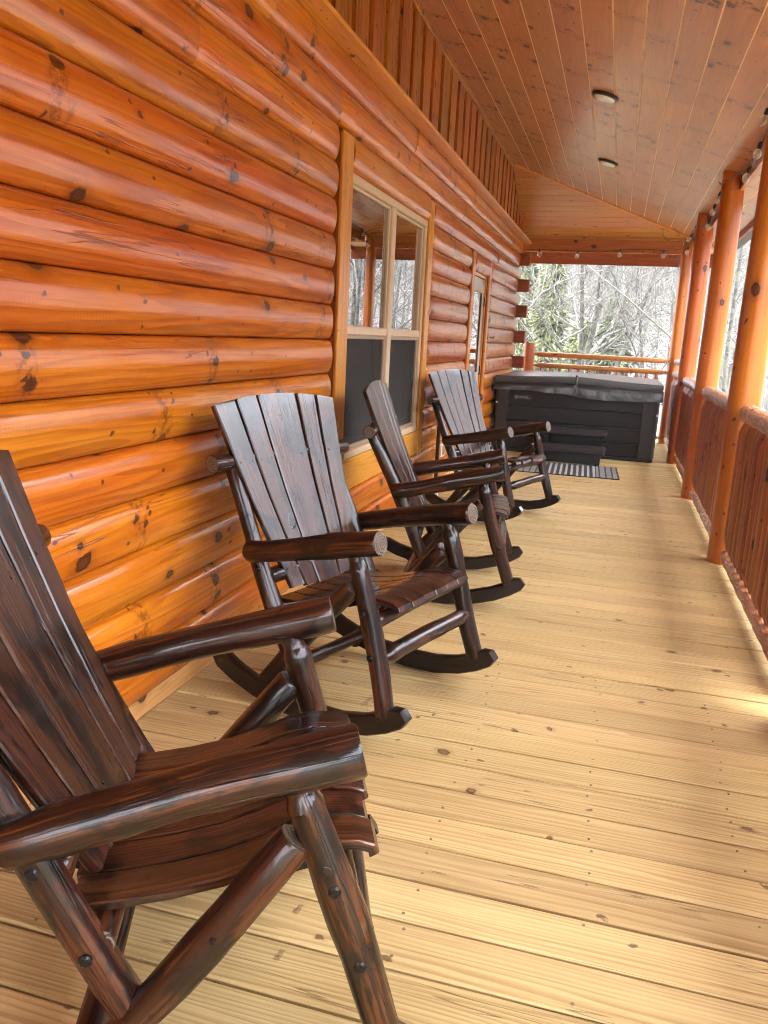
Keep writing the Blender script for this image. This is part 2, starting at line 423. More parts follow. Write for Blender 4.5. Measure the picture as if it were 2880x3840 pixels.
# ------------------------------------------------------------------ log cabin
cabin = tag(empty('log_cabin', (-1.6, 5, 0)), 'orange lacquered log cabin wall with knotty half-round logs along the porch', 'building')
cabin.location = (0, 0, 0)
LP = .1774; LZ = .421; XS = -1.494; XC = -1.447
def seam(k): return LZ + LP * k
def log_profile(y, z0, f, waver):
    """half-round log section; f scales the bulge towards a rounded end"""
    zc = z0 + LP/2; hb = (XC - XS) * f + waver
    q = []
    n = 12
    for i in range(n + 1):
        a = math.pi * (i / n - .5)
        q.append((XS + hb * math.cos(a) ** .82, y, zc + LP/2 * .997 * math.sin(a)))
    q.append((XS - .05, y, zc + LP/2 * .997)); q.append((XS - .05, y, zc - LP/2 * .997))
    return q
def log(k, ya, yb, ra, rb_, seed):
    """ra / rb_: True = rounded end, False = butt joint"""
    rr = random.Random(seed)
    z0 = seam(k); ys = []
    RD = .085
    def ends(a, s, rnd):
        if rnd: return [(a + s * RD * t, max(.05, math.sqrt(max(0, 1 - (1 - t) ** 2)))) for t in (0.004, .05, .16, .34, .6, 1.0)]
        return [(a + s * .0012, .965), (a + s * .008, 1.0)]
    A = ends(ya, 1, ra); B = ends(yb, -1, rb_)[::-1]
    y_ = A[-1][0]; mid = []
    st = .22; n = int((B[0][0] - y_) / st)
    for i in range(1, n): mid.append((lerp(y_, B[0][0], i/n), 1.0))
    p1, p2 = rr.uniform(0, 6), rr.uniform(0, 6); off = rr.uniform(-.0025, .0025)
    secs = [log_profile(yy, z0, f, (off + .0018 * math.sin(yy * 2.1 + p1) + .0012 * math.sin(yy * 5.3 + p2)) * min(1, f)) for yy, f in A + mid + B]
    b = MB(); b.loft(secs, True, (True, True), True, 0, 1, None)
    return b.build('log', [M['log'], M['log_end']], cabin)
JO = {10: [2.70, 6.62, 9.9], 11: [4.176, 7.19], 12: [3.338, 5.75, 8.15], 9: [1.2], 8: [.4], 6: [.2], 4: [-.6], 2: [-.2]}
sd_ = 100
for k in range(-2, 13):
    end = 12.27 if k % 2 == 0 else 12.02
    if k <= 9:
        if k >= 1 or k == 0: segs = [(Y0, 4.205, False, True), (6.44, 8.20, True, True), (9.50, end, True, True)]
        else: segs = [(Y0, 8.20, False, True), (9.50, end, True, True)]
    elif k == 10: segs = [(Y0, 4.205, False, True), (4.412, 6.285, False, False), (6.425, end, False, True)]
    else: segs = [(Y0, end, False, True)]
    if k == 9: segs.append((8.402, 9.358, False, False))
    if k in (0, -1): segs = [s for s in segs]
    for ya, yb, ra, r2 in segs:
        cuts = [c_ for c_ in JO.get(k, []) if ya + .3 < c_ < yb - .3]
        pts = [ya] + cuts + [yb]
        for j in range(len(pts) - 1):
            sd_ += 1
            log(k, pts[j], pts[j+1], ra if j == 0 else False, r2 if j == len(pts) - 2 else False, sd_)
# square ends of the gable wall logs sticking out at the corner
for k in range(-1, 13, 2):
    b = MB(); b.box(-2.2, -1.318 + random.uniform(-.012, .012), 12.045, 12.2, seam(k) + .012, seam(k) + LP + .004, ax='x', ch=.006)
    b.build('log_end', M['fascia'], cabin)
# wall sheet behind the logs, with the openings left out
b = MB()
for (a, c_, z0, z1) in ((Y0, 4.24, 0, 3.5), (4.24, 6.42, 0, .60), (4.24, 6.42, 2.2, 3.5), (6.42, 8.26, 0, 3.5), (8.26, 9.48, 2.1, 3.5), (9.48, 12.0, 0, 3.5)):
    b.box(-1.68, -1.553, a, c_, z0, z1)
b.build('sheathing', M['trim_side'], cabin)
# room behind the openings
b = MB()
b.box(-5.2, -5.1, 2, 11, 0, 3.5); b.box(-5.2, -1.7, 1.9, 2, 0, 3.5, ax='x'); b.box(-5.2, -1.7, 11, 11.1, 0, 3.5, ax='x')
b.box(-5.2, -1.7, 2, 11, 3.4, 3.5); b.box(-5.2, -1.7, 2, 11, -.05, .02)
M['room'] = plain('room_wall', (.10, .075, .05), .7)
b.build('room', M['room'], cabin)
# base board
for a, c_ in ((Y0, 3.1), (3.102, 8.2), (9.52, 12.2)):
    b = MB(); b.box(-1.507, -1.469, a, c_, .001, .092, ax='y', ch=.004); b.build('base_board', M['base'], cabin)

# window ------------------------------------------------------------
win = empty('window'); win.parent = cabin
def wpart(name, mat, *boxes, ch=.003):
    b = MB()
    for bx in boxes: b.box(*bx[:6], ax=bx[6] if len(bx) > 6 else 'y', ch=ch)
    return b.build(name, mat, win)
XF = -1.455
def side_trim(y0, y1, z0, z1, par):
    b = MB()
    b.box(XF - .02, XF, y0, y1, z0, z1, ax='z', ch=.004)
    b.box(-1.52, XF - .0205, y0 + .002, y1 - .002, z0, z1 - .004, ax='z', mi=1)
    return b.build('trim', [M['trim'], M['trim_side']], par)
side_trim(4.240, 4.408, .425, 2.352, win)
side_trim(6.288, 6.420, .425, 2.34, win)
b = MB(); b.box(-1.52, -1.462, 4.4085, 6.2875, .425, .615, ax='y', ch=.012); b.build('apron', M['trim'], win)
ZB, ZT = .622, 2.194
FA, FB = 4.409, 6.287
mu = 5.36
wpart('frame', M['sash'], (-1.53, -1.474, FA, FA+.05, ZB, ZT, 'z'), (-1.53, -1.474, FB-.05, FB, ZB, ZT, 'z'), (-1.53, -1.474, FA+.05, FB-.05, ZT-.05, ZT, 'y'),
      (-1.53, -1.462, FA+.05, FB-.05, ZB, ZB+.045, 'y'), (-1.53, -1.476, mu-.045, mu+.045, ZB+.045, ZT-.05, 'z'), ch=.006)
def lite(y0, y1):
    wpart('meeting_rail', M['sash'], (-1.535, -1.484, y0, y1, 1.335, 1.388, 'y'), ch=.006)
    wpart('sash', M['sash'], (-1.535, -1.495, y0, y0+.018, 1.388, ZT-.05, 'z'), (-1.535, -1.495, y1-.018, y1, 1.388, ZT-.05, 'z'), (-1.535, -1.495, y0+.018, y1-.018, ZT-.068, ZT-.05, 'y'))
    wpart('screen_frame', M['sash2'], (-1.515, -1.492, y0, y0+.022, ZB+.045, 1.335, 'z'), (-1.515, -1.492, y1-.022, y1, ZB+.045, 1.335, 'z'), (-1.515, -1.492, y0+.022, y1-.022, 1.313, 1.335, 'y'), (-1.515, -1.492, y0+.022, y1-.022, ZB+.045, ZB+.067, 'y'))
    wpart('sash', M['sash2'], (-1.56, -1.53, y0, y0+.045, ZB+.045, 1.335, 'z'), (-1.56, -1.53, y1-.045, y1, ZB+.045, 1.335, 'z'), (-1.56, -1.53, y0+.045, y1-.045, ZB+.045, ZB+.10, 'y'))
    b = MB(); b.box(-1.512, -1.508, y0+.018, y1-.018, 1.388, ZT-.068); b.build('pane', M['glass'], win)
    b = MB(); b.box(-1.547, -1.543, y0+.045, y1-.045, ZB+.10, 1.335); b.build('pane', M['glass'], win)
    b = MB(); b.box(-1.506, -1.504, y0+.022, y1-.022, ZB+.067, 1.313); b.build('screen', M['screen'], win)
lite(FA+.05, mu-.045); lite(mu+.045, FB-.05)

# door ---------------------------------------------------------------
door = empty('door'); door.parent = cabin
side_trim(8.260, 8.400, .0, 2.19, door); side_trim(9.360, 9.480, .0, 2.185, door)
def dpart(name, mat, *boxes, ch=.003):
    b = MB()
    for bx in boxes: b.box(*bx[:6], ax=bx[6] if len(bx) > 6 else 'y', ch=ch)
    return b.build(name, mat, door)
dpart('jamb', M['trim'], (-1.62, -1.485, 8.401, 8.43, 0, 2.017, 'z'), (-1.62, -1.485, 9.33, 9.359, 0, 2.017, 'z'), (-1.62, -1.485, 8.43, 9.33, 1.985, 2.017, 'y'))
M['doorp'] = plain('grey_beige_door', (.50, .44, .37), .35)
dpart('door_leaf', M['doorp'], (-1.56, -1.500, 8.435, 8.58, .01, 1.98, 'z'), (-1.56, -1.500, 9.18, 9.325, .01, 1.98, 'z'), (-1.56, -1.500, 8.58, 9.18, 1.84, 1.98, 'y'), (-1.56, -1.500, 8.58, 9.18, .01, .98, 'y'))
dpart('glazing_bead', M['sash'], (-1.500, -1.493, 8.575, 8.605, .955, 1.865, 'z'), (-1.500, -1.493, 9.155, 9.185, .955, 1.865, 'z'), (-1.500, -1.493, 8.605, 9.155, 1.835, 1.865, 'y'), (-1.500, -1.493, 8.605, 9.155, .955, .985, 'y'), ch=.006)
b = MB(); b.box(-1.510, -1.506, 8.58, 9.18, .98, 1.84); b.build('pane', M['glass'], door)
for z in (.35, 1.0, 1.75):
    b = MB(); b.tube([(-1.495, 9.322, z - .05), (-1.495, 9.322, z + .05)], .009, 8); b.box(-1.515, -1.511, 9.30, 9.318, z-.05, z+.05, ax='z'); b.build('hinge', M['bolt'], door)
b = MB(); b.tube([(-1.52, 8.50, .93), (-1.46, 8.50, .93)], .012, 8); b.tube([(-1.465, 8.49, .93), (-1.465, 8.61, .925)], .010, 8); b.build('handle', M['bolt'], door)

# upper band: ledge, vertical boards, frieze -------------------------
b = MB(); b.box(-1.52, -1.357, Y0, 12.36, 2.716, 2.740, ax='y', ch=.004); b.build('ledge', M['trim'], cabin)
ZC = lambda x: 2.845 + (.75 - x) * .2733          # underside of the sloping ceiling
HIPY0, HIPY1, HX0, HX1 = 10.60, 12.335, -1.5, .79
HZ0, HZ1 = ZC(-1.5), 2.825
def hip_y(x): return lerp(HIPY0, HIPY1, (x - HX0) / (HX1 - HX0))
def hip_z(y): return lerp(HZ0, HZ1, (y - HIPY0) / (HIPY1 - HIPY0))
y = Y0; rb2 = random.Random(9); i = 0
while y < 12.3:
    wd = .205 + rb2.uniform(-.02, .02); gp = .10 + rb2.uniform(-.012, .012)
    for (a, c_, x1, nm) in ((y, min(y + wd, 12.32), -1.472, 'band_board'), (y + wd - .02, min(y + wd + gp + .02, 12.33), -1.495, 'band_board')):
        if a > 12.28: continue
        def top(yy): return (HZ0 if yy < HIPY0 else hip_z(yy)) - .045
        b = MB()
        s0 = [(-1.515, a, 2.742), (x1, a, 2.742), (x1, c_, 2.742), (-1.515, c_, 2.742)]
        s1 = [(-1.515, a, top(a)), (x1, a, top(a)), (x1, c_, top(c_)), (-1.515, c_, top(c_))]
        if min(top(a), top(c_)) < 2.76: continue
        b.loft([s0, s1], True, (True, True), False)
        b.build(nm, M['band'], cabin)
    y += wd + gp; i += 1
b = MB(); b.box(-1.53, -1.517, Y0, 12.3, 2.73, 2.76); b.box(-1.53, -1.517, Y0, HIPY0, 2.76, 3.5); b.box(-1.53, -1.517, HIPY0, 11.4, 2.76, 3.05); b.build('band_backing', M['trim_side'], cabin)
b = MB(); b.box(-1.495, -1.462, Y0, HIPY0, HZ0 - .062, HZ0 - .002, ax='y', ch=.004); b.build('frieze_board', M['band'], cabin)
b = MB(); b.prism((-1.479, HIPY0, HZ0 - .035), (-1.479, 12.30, hip_z(12.30) - .035), (.016, 0, 0), (0, 0, .028), .004); b.build('frieze_board', M['band'], cabin)

# ------------------------------------------------------------------ porch roof
roof = tag(empty('porch_roof'), 'sloping porch roof lined with knotty pine boards above the deck', 'roof')
cw = .178; rc = random.Random(12)
x = -1.462; nx = Vector((.2733, 0, 1)).normalized()
k = 0
joints = {3: [6.40], 4: [5.02], 5: [3.1]}
while x < .84:
    x1 = min(x + cw - .008, .842)
    cuts = [Y0] + joints.get(k, [rc.uniform(.8, 3.4)]) + ([rc.uniform(6.2, 8.6)] if k not in joints else []) + [None]
    for a, c_ in zip(cuts, cuts[1:]):
        e0 = (hip_y(x), hip_y(x1)) if c_ is None else (c_ - .0015, c_ - .0015)
        if c_ is None: e0 = (min(e0[0], 12.34), min(e0[1], 12.34))
        b = MB()
        z0, z1 = ZC(x), ZC(x1)
        s0 = [(x, a, z0), (x1, a, z1), (x1, a, z1 + .018), (x, a, z0 + .018)]
        s1 = [(x, e0[0], z0), (x1, e0[1], z1), (x1, e0[1], z1 + .018), (x, e0[0], z0 + .018)]
        b.loft([s0, s1], True, (True, True), False)
        b.build('ceiling_board', M['ceil'], roof)
    x += cw; k += 1
# soffit boards outside the beam
x = .892
while x < 1.19:
    x1 = x + .158
    b = MB(); z0, z1 = ZC(x) , ZC(x1)
    b.loft([[(x, a, z0), (x1 - .004, a, z1), (x1 - .004, a, z1 + .018), (x, a, z0 + .018)] for a in (Y0, 12.9)], True, (True, True), False)
    b.build('soffit_board', M['ceil'], roof); x += .162
# lighter bare wood seen in the grooves, and the roof deck that keeps the sky out
b = MB()
b.loft([[(-1.53, a, ZC(-1.53) + .0015), (1.215, a, ZC(1.215) + .0015), (1.215, a, ZC(1.215) + .05), (-1.53, a, ZC(-1.53) + .05)] for a in (Y0, 10.5)], True, (True, True), False)
q = [(-1.53, 10.5), (1.215, 10.5), (1.215, 12.9), (.85, 12.40), (-1.53, 10.58)]
b.loft([[(px, py, ZC(px) + .0015) for px, py in q], [(px, py, ZC(px) + .05) for px, py in q]], True, (True, True), False)
b.build('roof_deck', M['groove'], roof)
b = MB()
b.loft([[(-1.7, a, ZC(-1.7) + .06), (1.26, a, ZC(1.26) + .06), (1.26, a, ZC(1.26) + .09), (-1.7, a, ZC(-1.7) + .09)] for a in (Y0 - .2, 12.9)], True, (True, True), False)
b.box(-6, -1.5, Y0 - .2, 13.2, 3.62, 3.66)
M['metal'] = plain('roof_metal', (.06, .07, .065), .4, .4)
b.build('roof_sheet', M['metal'], roof)
# hip end boards
yb = HIPY1; slope = (HZ0 - HZ1) / (HIPY1 - HIPY0)
while yb > HIPY0 + .03:
    ya = max(yb - .128 + .006, HIPY0 + .004)
    def hx(yy): return min(lerp(HX0, HX1, (yy - HIPY0) / (HIPY1 - HIPY0)), .84)
    b = MB()
    lo = [(-1.5, ya, hip_z(ya)), (-1.5, yb, hip_z(yb)), (-1.5, yb, hip_z(yb) + .018), (-1.5, ya, hip_z(ya) + .018)]
    hi = [(hx(ya), ya, hip_z(ya)), (hx(yb), yb, hip_z(yb)), (hx(yb), yb, hip_z(yb) + .018), (hx(ya), ya, hip_z(ya) + .018)]
    b.loft([lo, hi], True, (True, True), False)
    b.build('hip_board', M['hip'], roof); yb -= .128
b = MB(); b.loft([[(-1.53, HIPY0 - .02, HZ0 + .03), (-1.53, 12.41, hip_z(12.41) + .026), (-1.53, 12.41, hip_z(12.41) + .06), (-1.53, HIPY0 - .02, HZ0 + .06)],
                  [(1.3, HIPY0 - .02, HZ0 + .03), (1.2, 12.41, hip_z(12.41) + .026), (1.2, 12.41, hip_z(12.41) + .06), (1.3, HIPY0 - .02, HZ0 + .06)]], True, (True, True), False)
b.build('roof_sheet', M['metal'], roof)
b = MB()
p0, p1 = Vector((-1.46, hip_y(-1.46), HZ0 - .012)), Vector((.80, hip_y(.80) - .01, HZ1 - .004))
dr = (p1 - p0).normalized(); wv = dr.cross(Vector((0, 0, 1))).normalized() * .02
b.prism(p0, p1, wv, Vector((0, 0, 1)) * .012, .004); b.build('hip_trim', M['trim'], roof)
# beams
bk = [Y0, 3.24, 7.97, 12.36]
for a, c_ in zip(bk, bk[1:]):
    b = MB(); b.box(.846, .888, a + .0015, c_ - .0015, 2.692, 2.905, ax='y', ch=.004); b.build('beam', M['beam'], roof)
b = MB(); b.box(-1.51, .70, 12.36, 12.405, 2.612, 2.80, ax='x', ch=.004); b.build('beam', M['beam'], roof)
b = MB(); b.box(-1.51, .84, 12.3415, 12.3585, 2.790, 2.822, ax='x', ch=.003); b.build('beam_trim', M['hip'], roof)
b = MB(); b.box(-1.9, 1.254, 12.96, 13.0, 2.50, 2.690, ax='x'); b.build('fascia', M['fascia'], roof)
b = MB(); b.box(1.216, 1.254, Y0, 12.955, ZC(1.22) - .075, ZC(1.22) + .05, ax='y'); b.build('fascia', M['fascia'], roof)
b = MB()
b.box(-1.9, 1.21, 12.415, 12.955, 2.692, 2.71, ax='x'); b.build('soffit_board', M['groove'], roof)  # far soffit coloured pale so its underside reads as a lit strip
# gutter and downspout (seen mirrored in the window)
gut = tag(empty('downspout', (1.33, 7.35, 0)), 'dark curved downspout running from the eave to the ground', 'downspout')
gut.location = (0, 0, 0)
b = MB(); b.tube([(1.305, 7.0, 2.63), (1.305, 7.0, 2.50), (1.27, 7.0, 2.40), (1.14, 7.0, 2.26), (1.085, 7.0, 2.16), (1.075, 7.0, 2.05), (1.075, 7.0, -1.5)], .045, 8); b.build('pipe', M['iron'], gut)
b = MB()
prof = [(-.05, .06), (-.05, -.03), (.03, -.05), (.07, .06)]
b.loft([[(1.305 + px * .85, a, 2.675 + pz) for px, pz in prof] for a in (Y0, 12.9)], False, (False, False), False); b.build('gutter', M['iron'], gut)

# ------------------------------------------------------------------ posts
def post(y, x, r0, r1, label, h=2.69, top=2.85, notch=True, seed=0):
    p = tag(empty('porch_post', (x, y, 0)), label, 'post', 'round log posts along the porch rail' if notch else None)
    rr = random.Random(seed)
    pts = []; rad = []
    for i in range(13):
        z = h * i / 12
        pts.append((.004*math.sin(z*2.3+seed) + rr.uniform(-.001, .001), .004*math.sin(z*1.9+2*seed), z)); rad.append(lerp(r0, r1, i / 12) * (1 + rr.uniform(-.012, .012)))
    b = MB(); b.tube(pts, rad, 28, capmi=1)
    b.build('shaft', [M['post'], M['log_end']], p)
    if notch:
        xc = .843 - x; q = []
        a0 = math.acos(max(-1, min(1, xc / r1)))
        for j in range(19):
            a = a0 + (2 * math.pi - 2 * a0) * j / 18
            q.append((r1 * math.cos(a), r1 * math.sin(a)))
        b = MB(); b.loft([[(px, py, h + .0015) for px, py in q], [(px, py, min(top, ZC(x + px) - .003)) for px, py in q]], True, (True, True), True, 0, 1)
        b.build('notched_top', [M['post'], M['log_end']], p)
    return p
post(3.09, .80, .104, .094, 'log porch post at the near end of the rail, just out of view', seed=1)
post(5.60, .798, .104, .094, 'thick log post closest to the viewer, cut off by the right edge', seed=2)
post(7.97, .798, .102, .094, 'second log post from the right edge, big knot high on its shaft', seed=3)
post(10.33, .795, .102, .094, 'third log post from the right edge, between two rail bays', seed=4)
post(12.45, .768, .086, .078, 'slim corner log post standing beyond the hot tub at the far beam', h=2.65, seed=5)
sp = tag(empty('short_post', (-1.272, 12.45, 0)), 'short round log post with flat top beside the far cabin corner', 'post')
b = MB(); b.tube([(0, 0, 0), (0, 0, .7), (0, 0, 1.33)], [.088, .085, .083], 24, capmi=1); b.build('shaft', [M['post'], M['log_end']], sp)

# ------------------------------------------------------------------ railings
def hewn(b, p0, p1, r, n=14, seg=.05, taper=.08, r2=.016, wob=.05, seed=0, smooth=True):
    p0, p1 = Vector(p0), Vector(p1); L = (p1 - p0).length; rr = random.Random(seed)
    ts = [0, taper * .35, taper * .6, taper * .8, taper]
    k = max(2, int((L - 2 * taper) / seg))
    ts += [taper + (L - 2 * taper) * i / k for i in range(1, k)]
    ts += [L - q for q in (taper, taper * .8, taper * .6, taper * .35, 0)]
    rs = []
    for q in ts:
        e = min(q, L - q); f = 1.0 if e >= taper else lerp(r2 / r, 1, math.sqrt(max(0, (e - taper * .3) / (taper * .7))) if e > taper * .3 else 0)
        rs.append(r * f * (1 + rr.uniform(-.025, .025)))
    b.tube([p0 + (p1 - p0) * (q / L) for q in ts], rs, n, wob=wob, smooth=smooth)
def baluster_mesh(z0, z1, r, seed):
    b = MB(); rr = random.Random(seed)
    L = z1 - z0
    zs = [0, .038, .046, .105, .118, .3 * L, .5 * L, .7 * L, L - .095, L - .082, L - .028, L - .02, L]
    rs = [.016, .017, .020, r * .94, r, r, r * .98, r, r * 1.0, r * .95, .020, .017, .016]
    b.tube([(rr.uniform(-.002, .002), 0, z0 + q) for q in zs], [q * (1 + rr.uniform(-.03, .03)) for q in rs], 11, wob=.06)
    return b.mesh('baluster', [M['baluster']])
BM = [baluster_mesh(.075, .955, .044, s) for s in range(5)]
def bay(y0, y1, label, group, two=False, seed=0):
    rl = tag(empty('porch_railing', (.80, (y0 + y1) / 2, 0)), label, 'railing', group)
    cy = (y0 + y1) / 2; rr = random.Random(seed)
    zs = [.985] if not two else [1.005, 1.17]
    for j, z in enumerate(zs):
        b = MB(); hewn(b, (0, y0 - cy, z), (0, y1 - cy, z), .056 if not two else .046, seed=seed + j, n=15, seg=.038, wob=.06, smooth=False); b.build('top_rail', M['rail'], rl)
    b = MB(); hewn(b, (-.012, y0 - cy, .078), (-.012, y1 - cy, .078), .040, seed=seed + 9, n=11, seg=.045, wob=.08, smooth=False); b.build('bottom_rail', M['rail'], rl)
    n = int(round((y1 - y0 - .1) / .132)); 
    for i in range(n):
        o = link('baluster', BM[(i + seed) % 5], rl, (rr.uniform(-.004, .004), y0 - cy + .1 + (y1 - y0 - .2) * i / (n - 1), .0))
        o.rotation_euler = (0, 0, rr.uniform(0, 6.28))
G = 'log railing bays between the porch posts'
bay(.93, 3.15, 'railing bay nearest the camera position, outside the right edge of the view', G, seed=5)  # unseen bay, added to keep light off the near deck
bay(3.33, 5.50, 'nearest railing bay, shiny hewn top rail running out of the right edge', G, seed=11)
bay(5.70, 7.87, 'railing bay between the nearest thick post and the big-knot post', G, seed=23)
bay(8.07, 10.23, 'railing bay between the big-knot post and the third post', G, seed=37)
bay(10.43, 12.37, 'last side railing bay with two top rails next to the hot tub', G, two=True, seed=41)
fr = tag(empty('end_railing', (-.3, 12.45, 0)), 'double log rail across the far end of the porch behind the hot tub', 'railing')
for j, z in enumerate((1.17, 1.012)):
    b = MB(); hewn(b, (-1.19 + .3, 0, z), (.69 + .3, 0, z), .038, seed=70 + j, n=14, seg=.09, wob=.03); b.build('rail', M['rail_far'], fr)
b = MB(); hewn(b, (-1.19 + .3, 0, .08), (.69 + .3, 0, .08), .036, seed=75); b.build('rail', M['rail_far'], fr)
BF = baluster_mesh(.08, 1.0, .030, 9)
for i in range(13): link('baluster', BF, fr, (-.78 + i * .136, 0, 0))
# ------------------------------------------------------------------ rocking chairs
K = .981
def P(x, y, z): return Vector((K * (x + .25), K * y, K * z + .0256))
def crooked(b, p0, p1, r0, r1, seed, n=14, bend=.006, ends=(0, 0), capmi=1, oval=1.0, wob=.05, necks=(None, None), mi=0, steps=8):
    """a peeled log: slight bend, taper and lumps; necks = (radius, length) shaved ends"""
    rr = random.Random(seed); p0, p1 = Vector(p0), Vector(p1); L = (p1 - p0).length
    d = (p1 - p0).normalized(); a = d.cross(Vector((0, 0, 1)))
    if a.length < .1: a = Vector((1, 0, 0))
    a.normalize(); c_ = d.cross(a)
    ts = [i / steps for i in range(steps + 1)]
    ch = .006
    ts = [0, ch / L] + ts[1:-1] + [1 - ch / L, 1]
    for e, nk in enumerate(necks):
        if nk:
            l_ = nk[1] / L
            add = [l_ * .98, l_ * 1.04, l_ * 1.7]
            ts = [q for q in ts if (q if e == 0 else 1 - q) > l_ * 1.75 or (q if e == 0 else 1 - q) < l_ * .9]
            ts += add if e == 0 else [1 - q for q in add]
    ts = sorted(ts)
    ph1, ph2 = rr.uniform(0, 6), rr.uniform(0, 6)
    pts, rad = [], []
    for t_ in ts:
        off = a * (bend * math.sin(t_ * 4.2 + ph1)) + c_ * (bend * math.sin(t_ * 5.1 + ph2))
        r = lerp(r0, r1, t_) * (1 + rr.uniform(-.03, .03) + .03 * math.sin(t_ * 9 + ph2))
        for e, nk in enumerate(necks):
            if nk:
                q = t_ if e == 0 else 1 - t_; l_ = nk[1] / L
                if q <= l_ * 1.0: r = nk[0]
                elif q < l_ * 1.75: r = lerp(nk[0], r, min(1, (q - l_) / (l_ * .7)))
        if t_ in (ts[0], ts[-1]): r *= .90
        pts.append(p0.lerp(p1, t_) + off); rad.append(r)
    b.tube(pts, rad, n, capmi=capmi, wob=wob, oval=oval, mi=mi)

def make_chair(sv, first=False):
    t = empty('rocking_chair')
    MM = [M['char'], M['char_end']]
    for sg in (-1, 1):
        # rocker: curved plank on edge
        cur = [(-.70, .115), (-.66, .082), (-.58, .044), (-.48, .013), (-.36, -.010), (-.22, -.0195), (-.08, -.012), (.03, .014), (.11, .047), (.165, .080), (.192, .102)]
        if first: cur = cur[:-1]
        b = MB(); secs = []
        hh = .036; n_ = len(cur)
        for i, (cx_, cz_) in enumerate(cur):
            a_ = cur[max(i-1, 0)]; c_ = cur[min(i+1, n_-1)]
            tx, tz = c_[0] - a_[0], c_[1] - a_[1]; l_ = math.hypot(tx, tz); nx_, nz_ = -tz / l_, tx / l_
            f = 1.0
            if i == 0: f = .45
            if i == n_ - 1: f = .55
            base = P(cx_, sg * .333, cz_ ) ; up = Vector((nx_, 0, nz_)) * (hh * 2 * K)
            w_ = Vector((0, .0215, 0))
            lo = base + up * ((1 - f) * .35); hi = base + up * (1 - (1 - f) * .65)
            e = .005
            secs.append([lo - w_ + up * .06, lo - w_ * .75, lo + w_ * .75, lo + w_ + up * .06, hi + w_ - up * .06, hi + w_ * .75, hi - w_ * .75, hi - w_ - up * .06])
        b.loft(secs, True, (True, True), True)
        b.build('rocker', [M['rocker']], t)
        # front leg
        b = MB(); crooked(b, P(.095, sg * .331, .098), P(-.066, sg * .313, .640), .033, .033, sv + 3 + sg, necks=(None, (.024, .035)), bend=.005, wob=.09)
        leg = b.build('front_leg', MM, t)
        # rear post
        b = MB(); crooked(b, P(-.353, sg * .300, .212), P(-.645, sg * .300, .850), .034, .029, sv + 7 + sg, bend=.005, wob=.08)
        post_ = b.build('rear_post', MM, t)
        # diagonal brace from front leg down to the rocker
        b = MB(); crooked(b, P(-.062, sg * .316, .520), P(-.498, sg * .316, .022), .036, .033, sv + 11 + sg, bend=.006, wob=.08)
        br = b.build('brace', MM, t)
        # arm
        b = MB(); crooked(b, P(.040, sg * .328, .684), P(-.520, sg * .338, .560), .046, .040, sv + 17 + sg * 2, n=16, bend=.0035, wob=.07, oval=.95, steps=12)
        b.build('armrest', MM, t)
        # bolt heads
        for (bx, bz, par, yo) in ((-.006, .440, leg, .350), (.037, .298, leg, .357), (-.483, .498, post_, .329), (-.412, .332, post_, .330), (-.20, .365, br, .347), (.075, .098, None, .353)):
            b = MB(); p = P(bx, sg * yo, bz)
            b.tube([p - Vector((0, sg * .012, 0)), p + Vector((0, sg * .005, 0)), p + Vector((0, sg * .008, 0))], [.0115, .0115, .008], 10)
            b.build('bolt', M['bolt'], t)
    # cross pieces
    def cross(name, x, z, hw, r, n=12, necks=(None, None), sd=0):
        b = MB(); crooked(b, P(x, -hw, z), P(x, hw, z), r, r * .96, sv + 31 + sd, n=n, necks=necks, bend=.003); return b.build(name, MM, t)
    cross('crossbar', -.640, .869, .398, .034, sd=1)
    cross('lower_crossbar', -.462, .47, .296, .029, sd=2)
    cross('front_stretcher', .046, .279, .305, .031, necks=((.021, .03), (.021, .03)), sd=3)
    cross('rear_stretcher', -.445, .075, .318, .027, sd=4)
    cross('seat_rail', .012, .408, .30, .026, sd=5)
    cross('seat_rail', -.395, .335, .30, .026, sd=6)
    # seat slats, saddle shaped
    prof = [(.080, .440), (.072, .456), (.045, .466), (-.012, .470), (-.07, .459), (-.13, .434), (-.20, .411), (-.29, .394), (-.38, .384), (-.452, .381)]
    n = 6; wd = .516 / n
    for i in range(n):
        y0 = -.258 + wd * i + .002; y1 = y0 + wd - .004
        rr = random.Random(sv + 50 + i); dz = rr.uniform(-.002, .002); dx = rr.uniform(-.008, .008)
        b = MB(); secs = []
        for j, (x, z) in enumerate(prof):
            a_ = prof[max(j-1, 0)]; c_ = prof[min(j+1, len(prof)-1)]
            tx, tz = c_[0]-a_[0], c_[1]-a_[1]; l_ = math.hypot(tx, tz); nx_, nz_ = tz/l_, -tx/l_
            if nz_ < 0: nx_, nz_ = -nx_, -nz_
            th = .020; e = .003
            T = P(x + dx, 0, z + dz); Bm = P(x + dx - nx_*th, 0, z + dz - nz_*th); T2 = T.lerp(Bm, .15); B2 = T.lerp(Bm, .85)
            secs.append([T + Vector((0, K*(y0+e), 0)), T2 + Vector((0, K*y0, 0)), B2 + Vector((0, K*y0, 0)), Bm + Vector((0, K*(y0+e), 0)),
                         Bm + Vector((0, K*(y1-e), 0)), B2 + Vector((0, K*y1, 0)), T2 + Vector((0, K*y1, 0)), T + Vector((0, K*(y1-e), 0))])
        b.loft(secs, True, (True, True), True, 0, 0)
        o = b.build('seat_slat', [M['slat']], t, sharp=22)
    # back slats: a fan with an arched top, gentle lean
    bx0, bz0, hw0 = -.412, .415, .226; bx1, bz1, hw1 = -.682, 1.069, .362
    fr_ = [-1, -.652, -.316, .316, .652, 1]
    dirb = Vector((bx1 - bx0, 0, bz1 - bz0)); nb = Vector((bz1 - bz0, 0, -(bx1 - bx0))).normalized()
